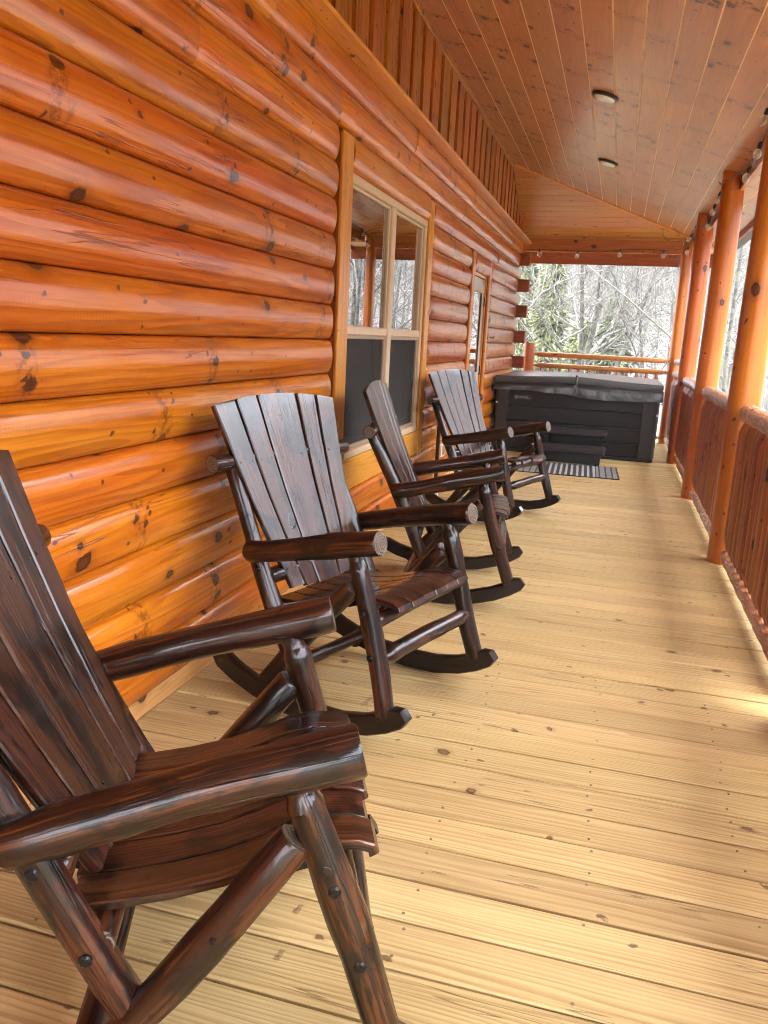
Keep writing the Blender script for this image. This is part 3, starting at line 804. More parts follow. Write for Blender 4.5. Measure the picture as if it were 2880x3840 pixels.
    def bp(f, t_, off):
        hw = lerp(hw0, hw1, t_)
        x = lerp(bx0, bx1, t_); z = lerp(bz0, bz1, t_)
        bow = -.012 * math.sin(math.pi * min(1, max(0, t_))) 
        v_ = P(x, f * hw, z) + nb * (off + bow * K)
        return v_
    for i in range(5):
        f0, f1 = fr_[i] + .016, fr_[i+1] - .016
        rr = random.Random(sv + 80 + i)
        b = MB(); secs = []
        low = [0.0, -.012, -.02, -.012, 0.0][i]
        for s_ in (0, .02, .25, .5, .75, .93, .985, 1.0):
            row = []
            def tt(f): 
                arch = 1.0 + .050 * (1 - f * f)
                return lerp(low, arch, s_)
            e = .004 / .3
            T_ = .011
            wf = [f0, f0 + (f1 - f0) * .04, lerp(f0, f1, .5), f1 - (f1 - f0) * .04, f1]
            for f, o_ in ((wf[0], T_*.7), (wf[1], T_), (wf[2], T_), (wf[3], T_), (wf[4], T_*.7), (wf[4], -T_*.7), (wf[3], -T_), (wf[2], -T_), (wf[1], -T_), (wf[0], -T_*.7)):
                row.append(bp(f, tt(f), o_ + rr.uniform(-.0003, .0003)))
            secs.append(row)
        b.loft(secs, True, (True, True), True)
        b.build('back_slat', [M['slat']], t, sharp=18)
    # nail heads along the crossbar and lower rail
    b = MB()
    for tz in (.695, .10):
        for i in range(5):
            for q in (.22, .78):
                f = lerp(fr_[i], fr_[i+1], q); p = bp(f, tz, .0112)
                b.tube([p - nb * .002, p + nb * .0012], .0042, 7, smooth=False)
    o = b.build('nail_heads', M['bolt'], t); o['kind'] = 'stuff'
    return t
POSES = ((-.478, 1.46, .41, .034), (-.613, 2.797, -.301, .005), (-.564, 4.43, .125, .018), (-.617, 6.371, -.351, .015))
CL = ('nearest dark log rocking chair, cut off at the lower left corner',
      'second dark log rocker in the row, wide back before plain log wall',
      'third dark log rocker, seen almost side-on in front of the window',
      'farthest dark log rocker, standing before the hot tub steps and mat')
for i, (X, Y, yaw, pi_) in enumerate(POSES):
    ch = make_chair(1000 + 137 * i, i == 0)
    ch.location = (K * (X - .25 * math.cos(yaw)), K * (Y - .25 * math.sin(yaw)), 0)
    ch.rotation_euler = (0, -pi_, yaw)
    tag(ch, CL[i], 'rocking chair', 'dark log rocking chairs lined up along the cabin wall')
# ------------------------------------------------------------------ hot tub
M['tub'] = wood('tub_panel', (.017, .0132, .012), (.023, .018, .0165), (.009, .007, .0065), knot=(2, .0, .05), rough=.5, coat=.1, coatr=.4, ring=.4, ringf=120, check=0, var=.12, bump=.35)
M['tubc'] = plain('tub_corner', (.014, .0115, .0105), .42, bump=.05)
def vinyl():
    t = NT('black_vinyl_cover')
    n = t.noise(t.obj(), 5.0, 4, .6, .8); f = t.noise(t.obj(), 420.0, 2)
    nb = t.bump(t.math('ADD', t.math('MULTIPLY', n, 1.0), t.math('MULTIPLY', f, .03)), .5, .03)
    t.bsdf(Base_Color=t.mix(n, (.007, .0075, .009), (.012, .0125, .0145)), Roughness=.34, Normal=nb, Specular_IOR_Level=.6, Coat_Weight=.6, Coat_Roughness=.18, Coat_IOR=1.5)
    return t.m
M['vinyl'] = vinyl()
TX0, TX1, TY0, TY1 = -1.405, .528, 10.17, 12.10
tub = tag(empty('hot_tub', ((TX0+TX1)/2, (TY0+TY1)/2, 0)), 'dark brown panelled hot tub standing at the far end of the porch', 'hot tub')
to = Vector(((TX0+TX1)/2, (TY0+TY1)/2, 0))
def TB(): return MB()
def sub(b):
    b.v = [tuple(Vector(p) - to) for p in b.v]; return b
b = TB(); b.box(TX0+.02, TX1-.02, TY0+.02, TY1-.02, .0, .052, ax='x', ch=.01); sub(b).build('base', M['black'], tub)
b = TB(); b.box(TX0+.03, TX1-.03, TY0+.03, TY1-.03, .05, .80, ax='x'); sub(b).build('shell', M['black'], tub)
zs = [.056, .211, .391, .574, .78]
for side in range(4):
    for z0, z1 in zip(zs, zs[1:]):
        b = TB()
        if side == 0: b.box(TX0+.162, TX1-.182, TY0, TY0+.03, z0+.004, z1-.006, ax='x', ch=.006)
        elif side == 1: b.box(TX0+.162, TX1-.182, TY1-.03, TY1, z0+.004, z1-.006, ax='x', ch=.006)
        elif side == 2: b.box(TX0, TX0+.03, TY0+.17, TY1-.17, z0+.004, z1-.006, ax='y', ch=.006)
        else: b.box(TX1-.03, TX1, TY0+.17, TY1-.17, z0+.004, z1-.006, ax='y', ch=.006)
        sub(b).build('panel', M['tub'], tub)
for cx_, cy_, sx, sy in ((TX0, TY0, 1, 1), (TX1, TY0, -1, 1), (TX0, TY1, 1, -1), (TX1, TY1, -1, -1)):
    wd = .16 if sx > 0 else .18; r = .05; q = []
    q.append((cx_ + sx*wd, cy_ + sy*.03)); q.append((cx_ + sx*wd, cy_ - sy*.004))
    for a in range(7):
        an = math.pi/2 * a/6
        q.append((cx_ + sx*(r - r*math.sin(an)) - sx*.004, cy_ + sy*(r - r*math.cos(an)) - sy*.004))
    q.append((cx_ - sx*.004, cy_ + sy*.165)); q.append((cx_ + sx*.03, cy_ + sy*.165))
    if sx*sy < 0: q = q[::-1]
    b = TB(); b.loft([[(px, py, z) for px, py in q] for z in (.05, .80)], True, (True, True), True, uvo=(0, 0)); sub(b).build('corner', M['tubc'], tub)
for x_, z_ in ((TX1 - .012, .565), (TX0 + .02, .60)):
    b = TB(); b.tube([(x_, TY0-.001, z_), (x_, TY0-.012, z_)], [.014, .010], 10); sub(b).build('latch', M['white'], tub)
for x_ in (-.82, -.12):
    b = TB(); b.tube([(x_, TY0+.002, .655), (x_, TY0-.004, .655)], .009, 10); sub(b).build('screw_cap', M['black'], tub)
b = TB(); b.tube([(TX1-.03, TY0-.006, .03), (TX1-.03, TY0-.022, .03)], [.026, .020], 12); sub(b).build('drain', M['black'], tub)
# name plate
b = TB(); b.box(-1.178, -.965, TY0-.004, TY0+.002, .648, .706, ax='x', ch=.002); pl = sub(b).build('name_plate', M['black'], tub)
M['logo'] = plain('pewter_lettering', (.34, .27, .24), .4)
def text(body, loc, size, mat, par, rot=(math.pi/2, 0, 0), nm='lettering', sx=1.0):
    cu = bpy.data.curves.new(nm, 'FONT'); cu.body = body; cu.size = size; cu.extrude = .0004; cu.resolution_u = 3; cu.materials.append(mat)
    tmp = bpy.data.objects.new('tmp', cu); C.objects.link(tmp)
    bpy.context.view_layer.update()
    me = bpy.data.meshes.new_from_object(tmp.evaluated_get(bpy.context.evaluated_depsgraph_get()))
    bpy.data.objects.remove(tmp); bpy.data.curves.remove(cu)
    me.name = nm
    o = link(nm, me, par, loc); o.rotation_euler = rot; o.scale = (sx, 1, 1); return o
text('VIKING', Vector((-1.126, TY0-.0048, .664)) - to, .040, M['logo'], pl, sx=.92)
text('SPAS', Vector((-1.006, TY0-.0048, .664)) - to, .014, M['logo'], pl, sx=.95)
b = TB(); ce = Vector((-1.149, TY0-.0045, .677))
def ringpts(r, n=20): return [ce + Vector((r*math.cos(a*2*math.pi/n), 0, r*math.sin(a*2*math.pi/n))) for a in range(n + 1)]
b.tube(ringpts(.0195), .0016, 5, caps=(False, False)); b.tube([ce + Vector((0, 0, -.017)), ce + Vector((0, 0, .006))], .0016, 5)
for a in (-1, 1):
    b.tube([ce + Vector((0, 0, -.008)), ce + Vector((a*.007, 0, .000)), ce + Vector((a*.013, 0, .010))], .0014, 5)
    b.tube([ce + Vector((0, 0, .0)), ce + Vector((a*.005, 0, .007)), ce + Vector((a*.006, 0, .015))], .0013, 5)
    b.tube([ce + Vector((0, 0, -.014)), ce + Vector((a*.008, 0, -.010)), ce + Vector((a*.015, 0, -.002))], .0013, 5)
sub(b).build('emblem', M['logo'], pl)
# cover with a fold ridge and a hanging skirt
cov = tag(empty('hot_tub_cover', (to.x, to.y, .78)), 'black vinyl cover with a drooping skirt lying on the hot tub', 'cover')
cx = -.445; rr = random.Random(5)
CX0, CX1, CY0, CY1 = TX0-.012, TX1+.018, TY0-.016, TY1+.02
def ctop(x, y):
    e = abs(x - cx) / (CX1 - cx if x > cx else cx - CX0)
    z = .958 - .034 * e
    z += .004 * math.sin(x*5 + y*2.2) + .003 * math.sin(y*6.1 - x*3)
    if abs(x - cx) < .015: z -= .008
    return z
b = MB(); nx_, ny_ = 36, 18; base = len(b.v)
xs = [CX0 + (CX1-CX0)*i/nx_ for i in range(nx_+1)] + [cx-.014, cx, cx+.014]; xs.sort(); NX = len(xs)
for j in range(ny_+1):
    for x_ in xs:
        y_ = CY0 + (CY1-CY0)*j/ny_; b.v.append((x_, y_, ctop(x_, y_)))
for j in range(ny_):
    for i in range(NX-1):
        q = (j*NX+i, j*NX+i+1, (j+1)*NX+i+1, (j+1)*NX+i)
        b.face(q, tuple((b.v[k][0], b.v[k][1]) for k in q), True)
b.v = [tuple(Vector(p) - Vector((to.x, to.y, .78))) for p in b.v]
b.build('top', M['vinyl'], cov)
def border(n):
    P_ = []
    per = [((CX0, CY0), (CX1, CY0)), ((CX1, CY0), (CX1, CY1)), ((CX1, CY1), (CX0, CY1)), ((CX0, CY1), (CX0, CY0))]
    for (a, c_) in per:
        L = math.dist(a, c_); k = int(L/.045)
        nrm = Vector((c_[1]-a[1], -(c_[0]-a[0]), 0)).normalized()
        for i in range(k): P_.append((lerp(a[0], c_[0], i/k), lerp(a[1], c_[1], i/k), nrm, i/k))
    return P_
BP = border(1); n = len(BP)
def rows(name, fz, off0):
    b = MB(); R_ = len(fz)
    for r_, (zf, of) in enumerate(fz):
        for i, (x_, y_, nr, f) in enumerate(BP):
            t_ = ctop(x_, y_); z = zf(x_, y_, i, t_); o = of(x_, y_, i)
            corner = min(f, 1-f)
            p = Vector((x_, y_, z)) + nr * (o + off0)
            if f == 0:
                pn = BP[i-1][2]; p = Vector((x_, y_, z)) + (nr + pn) * (o + off0)
            b.v.append(tuple(p - Vector((to.x, to.y, .78))))
    for r_ in range(R_-1):
        for i in range(n):
            j = (i+1) % n; q = (r_*n+i, (r_+1)*n+i, (r_+1)*n+j, r_*n+j)
            b.face(q, tuple((b.v[k][0]+b.v[k][1], b.v[k][2]) for k in q), True)
    return b.build(name, M['vinyl'], cov)
rows('edge_band', [(lambda x, y, i, t: t, lambda x, y, i: -.004), (lambda x, y, i, t: t-.006, lambda x, y, i: .003), (lambda x, y, i, t: t-.04, lambda x, y, i: .005),
                   (lambda x, y, i, t: t-.082, lambda x, y, i: .002), (lambda x, y, i, t: t-.088, lambda x, y, i: -.006)], 0)
def fold(x, y, i, k): return k*(.010*math.sin(i*.47+1.1) + .007*math.sin(i*1.13) + .006*math.sin(i*2.3+.4))
def sk(x): return interp([(CX0, .752), (-1.05, .765), (-.5, .738), (-.3, .705), (.1, .705), (CX1, .722)], x)
def fr(x, y): return sk(x) if y < CY0 + .01 else .72
rows('skirt', [(lambda x, y, i, t: t-.086, lambda x, y, i: .000), (lambda x, y, i, t: t-.094, lambda x, y, i: .008),
               (lambda x, y, i, t: lerp(t-.09, fr(x, y), .35), lambda x, y, i: .014 + fold(x, y, i, .25)),
               (lambda x, y, i, t: lerp(t-.09, fr(x, y), .7), lambda x, y, i: .018 + fold(x, y, i, .45)),
               (lambda x, y, i, t: fr(x, y) + .004*math.sin(i*.8), lambda x, y, i: .018 + fold(x, y, i, .6)),
               (lambda x, y, i, t: fr(x, y) + .006 + .004*math.sin(i*.8), lambda x, y, i: .010 + fold(x, y, i, .6))], 0)
b = MB(); b.tube([(cx-to.x, CY0-to.y+.06, .185), (cx-to.x, CY0-to.y-.012, .192), (cx-to.x, CY0-to.y-.026, .165), (cx-to.x, CY0-to.y-.022, .09)], .017, 8, oval=.5); b.build('handle', M['vinyl'], cov)
for sx, w_ in ((-1, .12), (1, .12)):
    b = MB(); x0 = cx - to.x + (.02 if sx > 0 else -.02 - w_)
    b.box(x0, x0 + w_, CY0-to.y-.0085, CY0-to.y-.005, .10, .155, ax='x'); b.build('strap_patch', M['vinyl'], cov)
for x_ in (CX0 - .012, CX1 + .006):
    b = MB(); b.tube([(x_-to.x, CY0-to.y-.01, .07), (x_-to.x, CY0-to.y-.02, -.02), (x_-to.x, CY0-to.y-.012, -.09)], [.012, .016, .010], 8, oval=.5); b.build('strap', M['vinyl'], cov)

# ------------------------------------------------------------------ tub steps
M['tread'] = wood('step_tread', (.024, .017, .0155), (.030, .022, .02), (.013, .0095, .009), knot=(2, .0, .05), rough=.5, coat=.1, coatr=.4, ring=.5, ringf=120, check=0, var=.08)
stp = tag(empty('spa_steps', (-.405, 9.8, 0)), 'two-tread dark plastic steps in front of the hot tub', 'steps')
def rounded(b, x0, x1, y0, y1, z0, z1, r, mi=0):
    q = []
    for (cx_, cy_, a0) in ((x1-r, y0+r, -90), (x1-r, y1-r, 0), (x0+r, y1-r, 90), (x0+r, y0+r, 180)):
        for i in range(6): a = R(a0 + 18*i); q.append((cx_ + r*math.cos(a), cy_ + r*math.sin(a)))
    secs = []
    for z, ins in ((z0, .006), (z0+.006, 0), (z1-.008, 0), (z1-.002, .003), (z1, .008)):
        mx, my = (x0+x1)/2, (y0+y1)/2
        secs.append([(mx + (px-mx)*(1-ins/((x1-x0)/2)), my + (py-my)*(1-ins/((y1-y0)/2)), z) for px, py in q])
    b.loft(secs, True, (True, True), True, mi)
sx = .405; sy = -9.8
b = MB(); rounded(b, -.80+sx, -.026+sx, 9.735+sy, 10.11+sy, .305, .357, .035); b.build('tread', M['tread'], stp)
b = MB(); rounded(b, -.80+sx, -.028+sx, 9.485+sy, 9.80+sy, .128, .196, .035); b.build('tread', M['tread'], stp)
for x0 in (-.755, -.140):
    b = MB(); q = [(9.50, 0), (10.10, 0), (10.10, .304), (9.76, .304), (9.78, .127), (9.50, .127)]
    b.loft([[(xx+sx, py+sy, pz) for py, pz in q] for xx in (x0, x0+.062)], True, (True, True), False); b.build('side_panel', M['black'], stp)
b = MB(); b.box(-.69+sx, -.142+sx, 10.02+sy, 10.05+sy, .0, .30, ax='x'); b.build('back_panel', M['black'], stp)
b = MB(); b.box(-.69+sx, -.142+sx, 9.62+sy, 9.64+sy, .0, .12, ax='x'); b.build('riser', M['black'], stp)

# ------------------------------------------------------------------ striped mat
def matm():
    t = NT('woven_striped_mat')
    x, y, _ = t.sep(t.obj())
    wob = t.math('MULTIPLY', t.math('SUBTRACT', t.noise(t.vec(x, y), 16.0, 3), .5), .012)
    xx = t.math('ADD', x, wob)
    fr_ = t.math('FRACT', t.math('MULTIPLY', xx, 1/.058))
    st = t.math('MULTIPLY', t.step(fr_, .50, .56), t.step(fr_, .98, .92))
    yy = t.math('FRACT', t.math('MULTIPLY', t.math('ADD', y, wob), 1/.040))
    fx = t.math('FRACT', t.math('MULTIPLY', xx, 1/.066))
    dash = t.math('MULTIPLY', t.math('MULTIPLY', t.step(fx, .12, .18), t.step(fx, .92, .86)), t.math('MULTIPLY', t.step(yy, .40, .5), t.step(yy, 1.0, .92)))
    endz = t.math('GREATER_THAN', t.math('ABSOLUTE', x), .30)
    m_ = t.mix(endz, st, dash)
    inside = t.math('MULTIPLY', t.math('LESS_THAN', t.math('ABSOLUTE', y), .405), t.math('LESS_THAN', t.math('ABSOLUTE', x), .512))
    f = t.math('MULTIPLY', t.sep(m_)[0], inside)
    n = t.noise(t.vec(x, y), 260.0, 2)
    c0 = t.mix(f, t.mix(n, (.009, .0095, .0105), (.02, .0205, .0215)), t.mix(n, (.26, .245, .22), (.36, .34, .31)))
    t.bsdf(Base_Color=c0, Roughness=.9, Normal=t.bump(t.math('ADD', n, f), .4, .003))
    return t.m
b = MB(); W_, H_ = 44, 16
for j in range(H_+1):
    for i in range(W_+1):
        x_ = -.53 + 1.06*i/W_; y_ = -.425 + .85*j/H_
        rip = .006*max(0, math.sin(x_*21 + 1))**2*(1-j/H_) + (.004 if i in (0, W_) else 0) + .004*math.sin(x_*9)*math.sin(y_*7)
        b.v.append((x_, y_, .007 + max(0, rip)))
N0 = len(b.v)
for p in list(b.v): b.v.append((p[0], p[1], .001))
for j in range(H_):
    for i in range(W_):
        q = (j*(W_+1)+i, j*(W_+1)+i+1, (j+1)*(W_+1)+i+1, (j+1)*(W_+1)+i)
        b.face(q, tuple((b.v[k][0], b.v[k][1]) for k in q), True)
ed = [j for j in range(W_+1)] + [j*(W_+1)+W_ for j in range(1, H_+1)] + [H_*(W_+1)+i for i in range(W_-1, -1, -1)] + [j*(W_+1) for j in range(H_-1, 0, -1)]
for a, c_ in zip(ed, ed[1:]+ed[:1]): b.face((a, a+N0, c_+N0, c_), ((0, 0),)*4)
mt = b.build('floor_mat', matm()); mt.location = (-.40, 9.05, 0); mt.rotation_euler = (0, 0, R(2.0))
tag(mt, 'black and cream striped woven mat on the deck before the steps', 'mat')

# ------------------------------------------------------------------ ceiling lights
for i, (x_, y_, lb) in enumerate(((-.287, 6.65, 'round flush ceiling light nearer the viewer, larger of the two'), (-.295, 8.94, 'round flush ceiling light farther off, smaller, toward the hip corner'))):
    o = tag(empty('ceiling_light', (x_, y_, ZC(x_)), (0, math.atan(.2733), 0)), lb, 'ceiling light', 'dark rimmed round lights on the porch ceiling')
    b = MB(); b.tube([(0, 0, .0), (0, 0, -.012), (0, 0, -.020), (0, 0, -.022)], [.101, .101, .094, .080], 32); b.build('rim', M['ring'], o)
    b = MB(); b.tube([(0, 0, -.0215), (0, 0, -.030), (0, 0, -.036), (0, 0, -.039)], [.080, .073, .052, .02], 32); b.build('diffuser', M['diff'], o)

# ------------------------------------------------------------------ string lights
M['fil'] = plain('brass_filament', (.55, .35, .12), .3, .8)
sl_ = tag(empty('string_light', (.78, 9, 2.7)), 'black string light cord with clear globe bulbs along the porch beams', 'string light')
so_ = Vector((.78, 9, 2.7))
wp = [(.80, 3.3, 2.80), (.815, 4.4, 2.73), (.80, 5.5, 2.80), (.78, 5.97, 2.86), (.815, 6.6, 2.78), (.815, 7.0, 2.70), (.80, 7.5, 2.76), (.69, 7.93, 2.74), (.70, 8.15, 2.80), (.775, 8.6, 2.83), (.80, 9.1, 2.82), (.80, 9.5, 2.79), (.815, 9.75, 2.72), (.80, 10.1, 2.68),
      (.69, 10.30, 2.69), (.70, 10.5, 2.74), (.76, 11.2, 2.80), (.79, 11.9, 2.83), (.78, 12.25, 2.80), (.69, 12.34, 2.70), (.64, 12.34, 2.665), (.50, 12.345, 2.655), (.2, 12.345, 2.672), (-.12, 12.345, 2.655), (-.4, 12.345, 2.618), (-.70, 12.345, 2.63), (-1.0, 12.345, 2.622), (-1.24, 12.345, 2.645), (-1.42, 12.345, 2.63)]
b = MB(); b.tube([Vector(p) - so_ for p in wp], .0045, 6); b.build('cord', M['cord'], sl_)
bulb = MB(); bulb.tube([(0, 0, -.045), (0, 0, -.052), (0, 0, -.064), (0, 0, -.080), (0, 0, -.098), (0, 0, -.112), (0, 0, -.118)], [.010, .017, .027, .031, .027, .014, .003], 14); bm_ = bulb.mesh('bulb', [M['bulb']])
sk_ = MB(); sk_.tube([(0, 0, .0), (0, 0, -.012), (0, 0, -.046)], [.008, .014, .0135], 10); sm_ = sk_.mesh('socket', [M['cord']])
fl_ = MB(); fl_.tube([(0, 0, -.046), (-.006, 0, -.075), (.005, .003, -.095), (.008, 0, -.07), (.0, 0, -.048)], .0016, 4); fm_ = fl_.mesh('filament', [M['fil']])
for (x_, y_, z_, rx, ry) in ((.745, 5.97, 2.855, .1, .3), (.80, 6.55, 2.78, .3, .15), (.80, 6.98, 2.70, .1, .2), (.775, 8.75, 2.825, .2, .3), (.79, 9.35, 2.80, -.1, .25), (.795, 9.78, 2.715, .1, .1),
                         (.765, 11.9, 2.83, .3, .4), (.765, 12.2, 2.70, .1, .2), (.455, 12.325, 2.665, -.1, 0), (-.12, 12.325, 2.665, .0, .1), (-.70, 12.325, 2.635, -.1, 0), (-1.24, 12.325, 2.65, 0, -.1)):
    s_ = link('socket', sm_, sl_, Vector((x_, y_, z_)) - so_); s_.rotation_euler = (rx, ry, 0)
    link('bulb', bm_, s_); link('filament', fm_, s_)

# ------------------------------------------------------------------ small wall fittings
pp = tag(empty('wall_pipe', (-1.41, 6.86, 0)), 'thin dark pipe standing against the logs behind the farthest rocker', 'pipe')
b = MB(); b.tube([(0, 0, .14), (0, 0, .5), (.004, 0, .95)], .017, 10); b.build('tube', M['iron'], pp)
b = MB(); b.tube([(0, 0, .001), (0, 0, .125), (0, 0, .14)], [.03, .03, .02], 12); b.build('foot', M['white'], pp)
vt = tag(empty('wall_vent', (-1.444, 7.27, .345)), 'small pale slotted vent on the wall behind the farthest rocker', 'vent')
b = MB(); b.box(-.03, .004, -.07, .07, -.055, .055, ax='z', ch=.004); b.build('plate', M['white'], vt)
for i in range(6):
    b = MB(); b.box(.004, .0075, -.055 + i*.02, -.047 + i*.02, -.045, .045, ax='z'); b.build('slot', M['sash2'], vt)
hk = tag(empty('wall_hook', (-1.449, 9.62, 1.375)), 'little black hook screwed into a log right of the door', 'hook')
b = MB(); b.tube([(-.004, 0, 0), (.03, 0, -.002), (.045, 0, -.015), (.05, 0, .0), (.05, 0, .018)], .006, 6); b.build('hook', M['bolt'], hk)

# printed lumber stamps on the boards
M['ink'] = plain('faded_ink', (.26, .17, .085), .6)
for tx_, lx, ly, sz in (('STAND', -.775, 1.66, .034), ('S4S', -.735, 1.66, .022), ('S4E8', -.600, 1.62, .018), ('S4E8', -.585, 1.47, .018), ('STAND', -.775, 2.80, .03)):
    text(tx_, (lx, ly, .0022), sz, M['ink'], deck, rot=(0, 0, -math.pi/2 - .1), nm='stamp')
# ------------------------------------------------------------------ land and woods
rw = random.Random(21)
def gz(x, y):
    """lie of the land: a shelf beside the porch, then a wooded slope up the far side of the valley"""
    d = math.hypot(x * .8, y)
    z = -2.3 + 1.1 * max(0, min(1, (y - 10) / 25)) + .25 * math.sin(x*.31 + 1) * math.sin(y*.23)
    t_ = max(0, (y * .93 + x * .35) - 42)
    z += t_ * .34 + 1.6 * math.sin(x*.05 + y*.03) * min(1, t_/30)
    t2 = max(0, x - 24 - .45*max(0, y)); z += t2 * .34
    t3 = max(0, -y - 30); z += t3 * .3
    if 'roof' and y < 13.5 and -7 < x < 2: z = min(z, -1.0)
    return z
b = MB(); NX, NY = 90, 90; xs = [-160 + 340*(i/NX) for i in range(NX+1)]; ys = [-120 + 320*(j/NY) for j in range(NY+1)]
for y_ in ys:
    for x_ in xs: b.v.append((x_, y_, gz(x_, y_)))
for j in range(NY):
    for i in range(NX):
        q = (j*(NX+1)+i, j*(NX+1)+i+1, (j+1)*(NX+1)+i+1, (j+1)*(NX+1)+i); b.face(q, ((0, 0), (1, 0), (1, 1), (0, 1)), True)
def landm():
    t = NT('winter_ground')
    n = t.noise(t.obj(), .25, 5); f = t.noise(t.obj(), 3.0, 4, .7)
    c0 = t.mix(t.step(n, .4, .6), (.13, .12, .085), (.105, .09, .07)); c0 = t.mix(t.math('MULTIPLY', f, .5), c0, (.15, .14, .105))
    x_, y_, _ = t.sep(t.obj())
    far = t.math('MAXIMUM', y_, t.math('MULTIPLY', x_, 1.7))
    c0 = t.mix(t.step(t.math('ADD', far, t.math('MULTIPLY', n, 14.0)), 46.0, 56.0), c0, t.mix(f, (.068, .059, .064), (.095, .086, .090)))
    t.bsdf(Base_Color=c0, Roughness=.95)
    return t.m
g = b.build('ground', landm()); g['kind'] = 'structure'
def bark(name, ca, cb, lichen):
    t = NT(name)
    n = t.noise(t.obj(), 14.0, 5, .7); l_ = t.noise(t.obj(), 5.0, 4, .6)
    c0 = t.mix(t.step(n, .35, .65), ca, cb)
    c0 = t.mix(t.math('MULTIPLY', t.step(l_, .48, .6), lichen), c0, (.18, .188, .12))
    t.bsdf(Base_Color=c0, Roughness=.9, Normal=t.bump(n, .8, .03))
    return t.m
M['bark'] = bark('lichened_bark', (.035, .031, .027), (.12, .112, .10), .6)
M['twig'] = bark('pale_twigs', (.115, .108, .10), (.18, .173, .16), .35)
M['fartwig'] = bark('grey_twigs', (.13, .12, .128), (.175, .165, .175), .03)

def tree_mesh(seed, h, r0, lean=(0, 0), first=.22, depth=4, nb=9, spread=1.0, twig=3):
    rr = random.Random(seed); tb, cb = MB(), MB()
    def grow(p, d, L, r, lev, b):
        n = 5 if lev == 0 else 4 if lev == 1 else 3
        pts = [p.copy()]; rad = [r]; q = p.copy(); dd = d.copy()
        for i in range(n):
            dd = (dd + Vector((rr.uniform(-1, 1), rr.uniform(-1, 1), rr.uniform(-.5, .9))) * (.10 if lev == 0 else .22)).normalized()
            q = q + dd * (L / n); pts.append(q.copy()); rad.append(max(.0035, r * (1 - .82 * (i+1)/n)))
        sides = 8 if lev == 0 else 5 if lev == 1 else 3
        b.tube(pts, rad, sides, caps=(False, False), wob=.10 if lev < 2 else 0, uvo=(0, 0))
        if lev >= depth: return
        k = [nb, 7, 6, twig][min(lev, 3)]
        for j in range(k):
            t_ = rr.uniform(first if lev == 0 else .18, 1.0) if j < k-1 else 1.0
            i = min(int(t_ * n), n-1); f = t_ * n - i
            bp_ = pts[i].lerp(pts[i+1], min(1, f)); br = lerp(rad[i], rad[i+1], min(1, f))
            ax = (pts[i+1] - pts[i]).normalized()
            pr = Vector((rr.uniform(-1, 1), rr.uniform(-1, 1), rr.uniform(-.35, .9))); pr = (pr - ax * pr.dot(ax)).normalized()
            nd = (ax * rr.uniform(.35, .9) + pr * rr.uniform(.6, 1.1) * spread).normalized()
            grow(bp_, nd, L * rr.uniform(.38, .62) * (1 - .35 * t_ if lev == 0 else 1), max(.004, br * rr.uniform(.45, .7)), lev+1, cb)
    grow(Vector((0, 0, 0)), Vector((lean[0], lean[1], 1)).normalized(), h, r0, 0, tb)
    return tb.mesh('trunk', [M['bark']]), cb.mesh('crown', [M['twig']])
TM = [tree_mesh(31, 11, .085, first=.15), tree_mesh(32, 12, .085, first=.12), tree_mesh(33, 9, .07, first=.10, nb=13), tree_mesh(34, 8, .048, first=.08, nb=14, spread=1.2), tree_mesh(35, 10, .075, (.12, 0), first=.12)]
def put_tree(k, x_, y_, s_, rot, lean, label, group=None, parent_extra=None):
    t = tag(empty('bare_tree', (x_, y_, gz(x_, y_) - .1), (lean[0], lean[1], rot)), label, 'tree', group)
    t.scale = (s_,)*3
    link('trunk', TM[k][0], t); link('crown', TM[k][1], t)
    return t
GT = 'bare winter trees around the porch'
near = [(1, -1.95, 15.6, 1.0, .3, (0, 0), 'dark lichened bare tree rising just past the far cabin corner'),
        (0, -1.05, 19.0, 1.05, 1.9, (0, .03), 'bare tree with straight trunk left of centre in the far opening'),
        (2, -.72, 17.5, 1.0, 4.0, (0, .06), 'lichen-crusted bare tree in the middle of the far opening'),
        (4, -.75, 20.5, 1.15, 0.2, (0, .12), 'bare tree leaning right in the far opening above the tub'),
        (3, .75, 18.6, 1.0, 2.2, (0, 0), 'slender twiggy bare tree at the right of the far opening'),
        (3, 1.9, 14.8, 1.1, .9, (0, -.05), 'slender bare tree seen between the third post and corner post'),
        (2, 2.6, 18.5, 1.0, 5.2, (0, 0), 'bushy bare tree seen between the second and third posts'),
        (1, 3.3, 19.5, 1.0, 2.9, (0, .05), 'tall bare tree seen right of the thick nearest post'),
        (3, 2.6, 13.2, .8, 4.4, (0, 0), 'low twiggy bare tree just outside the railing')]
NT_ = []
for k, x_, y_, s_, ro, ln, lb in near: NT_.append(put_tree(k, x_, y_, s_, ro, ln, lb, GT))
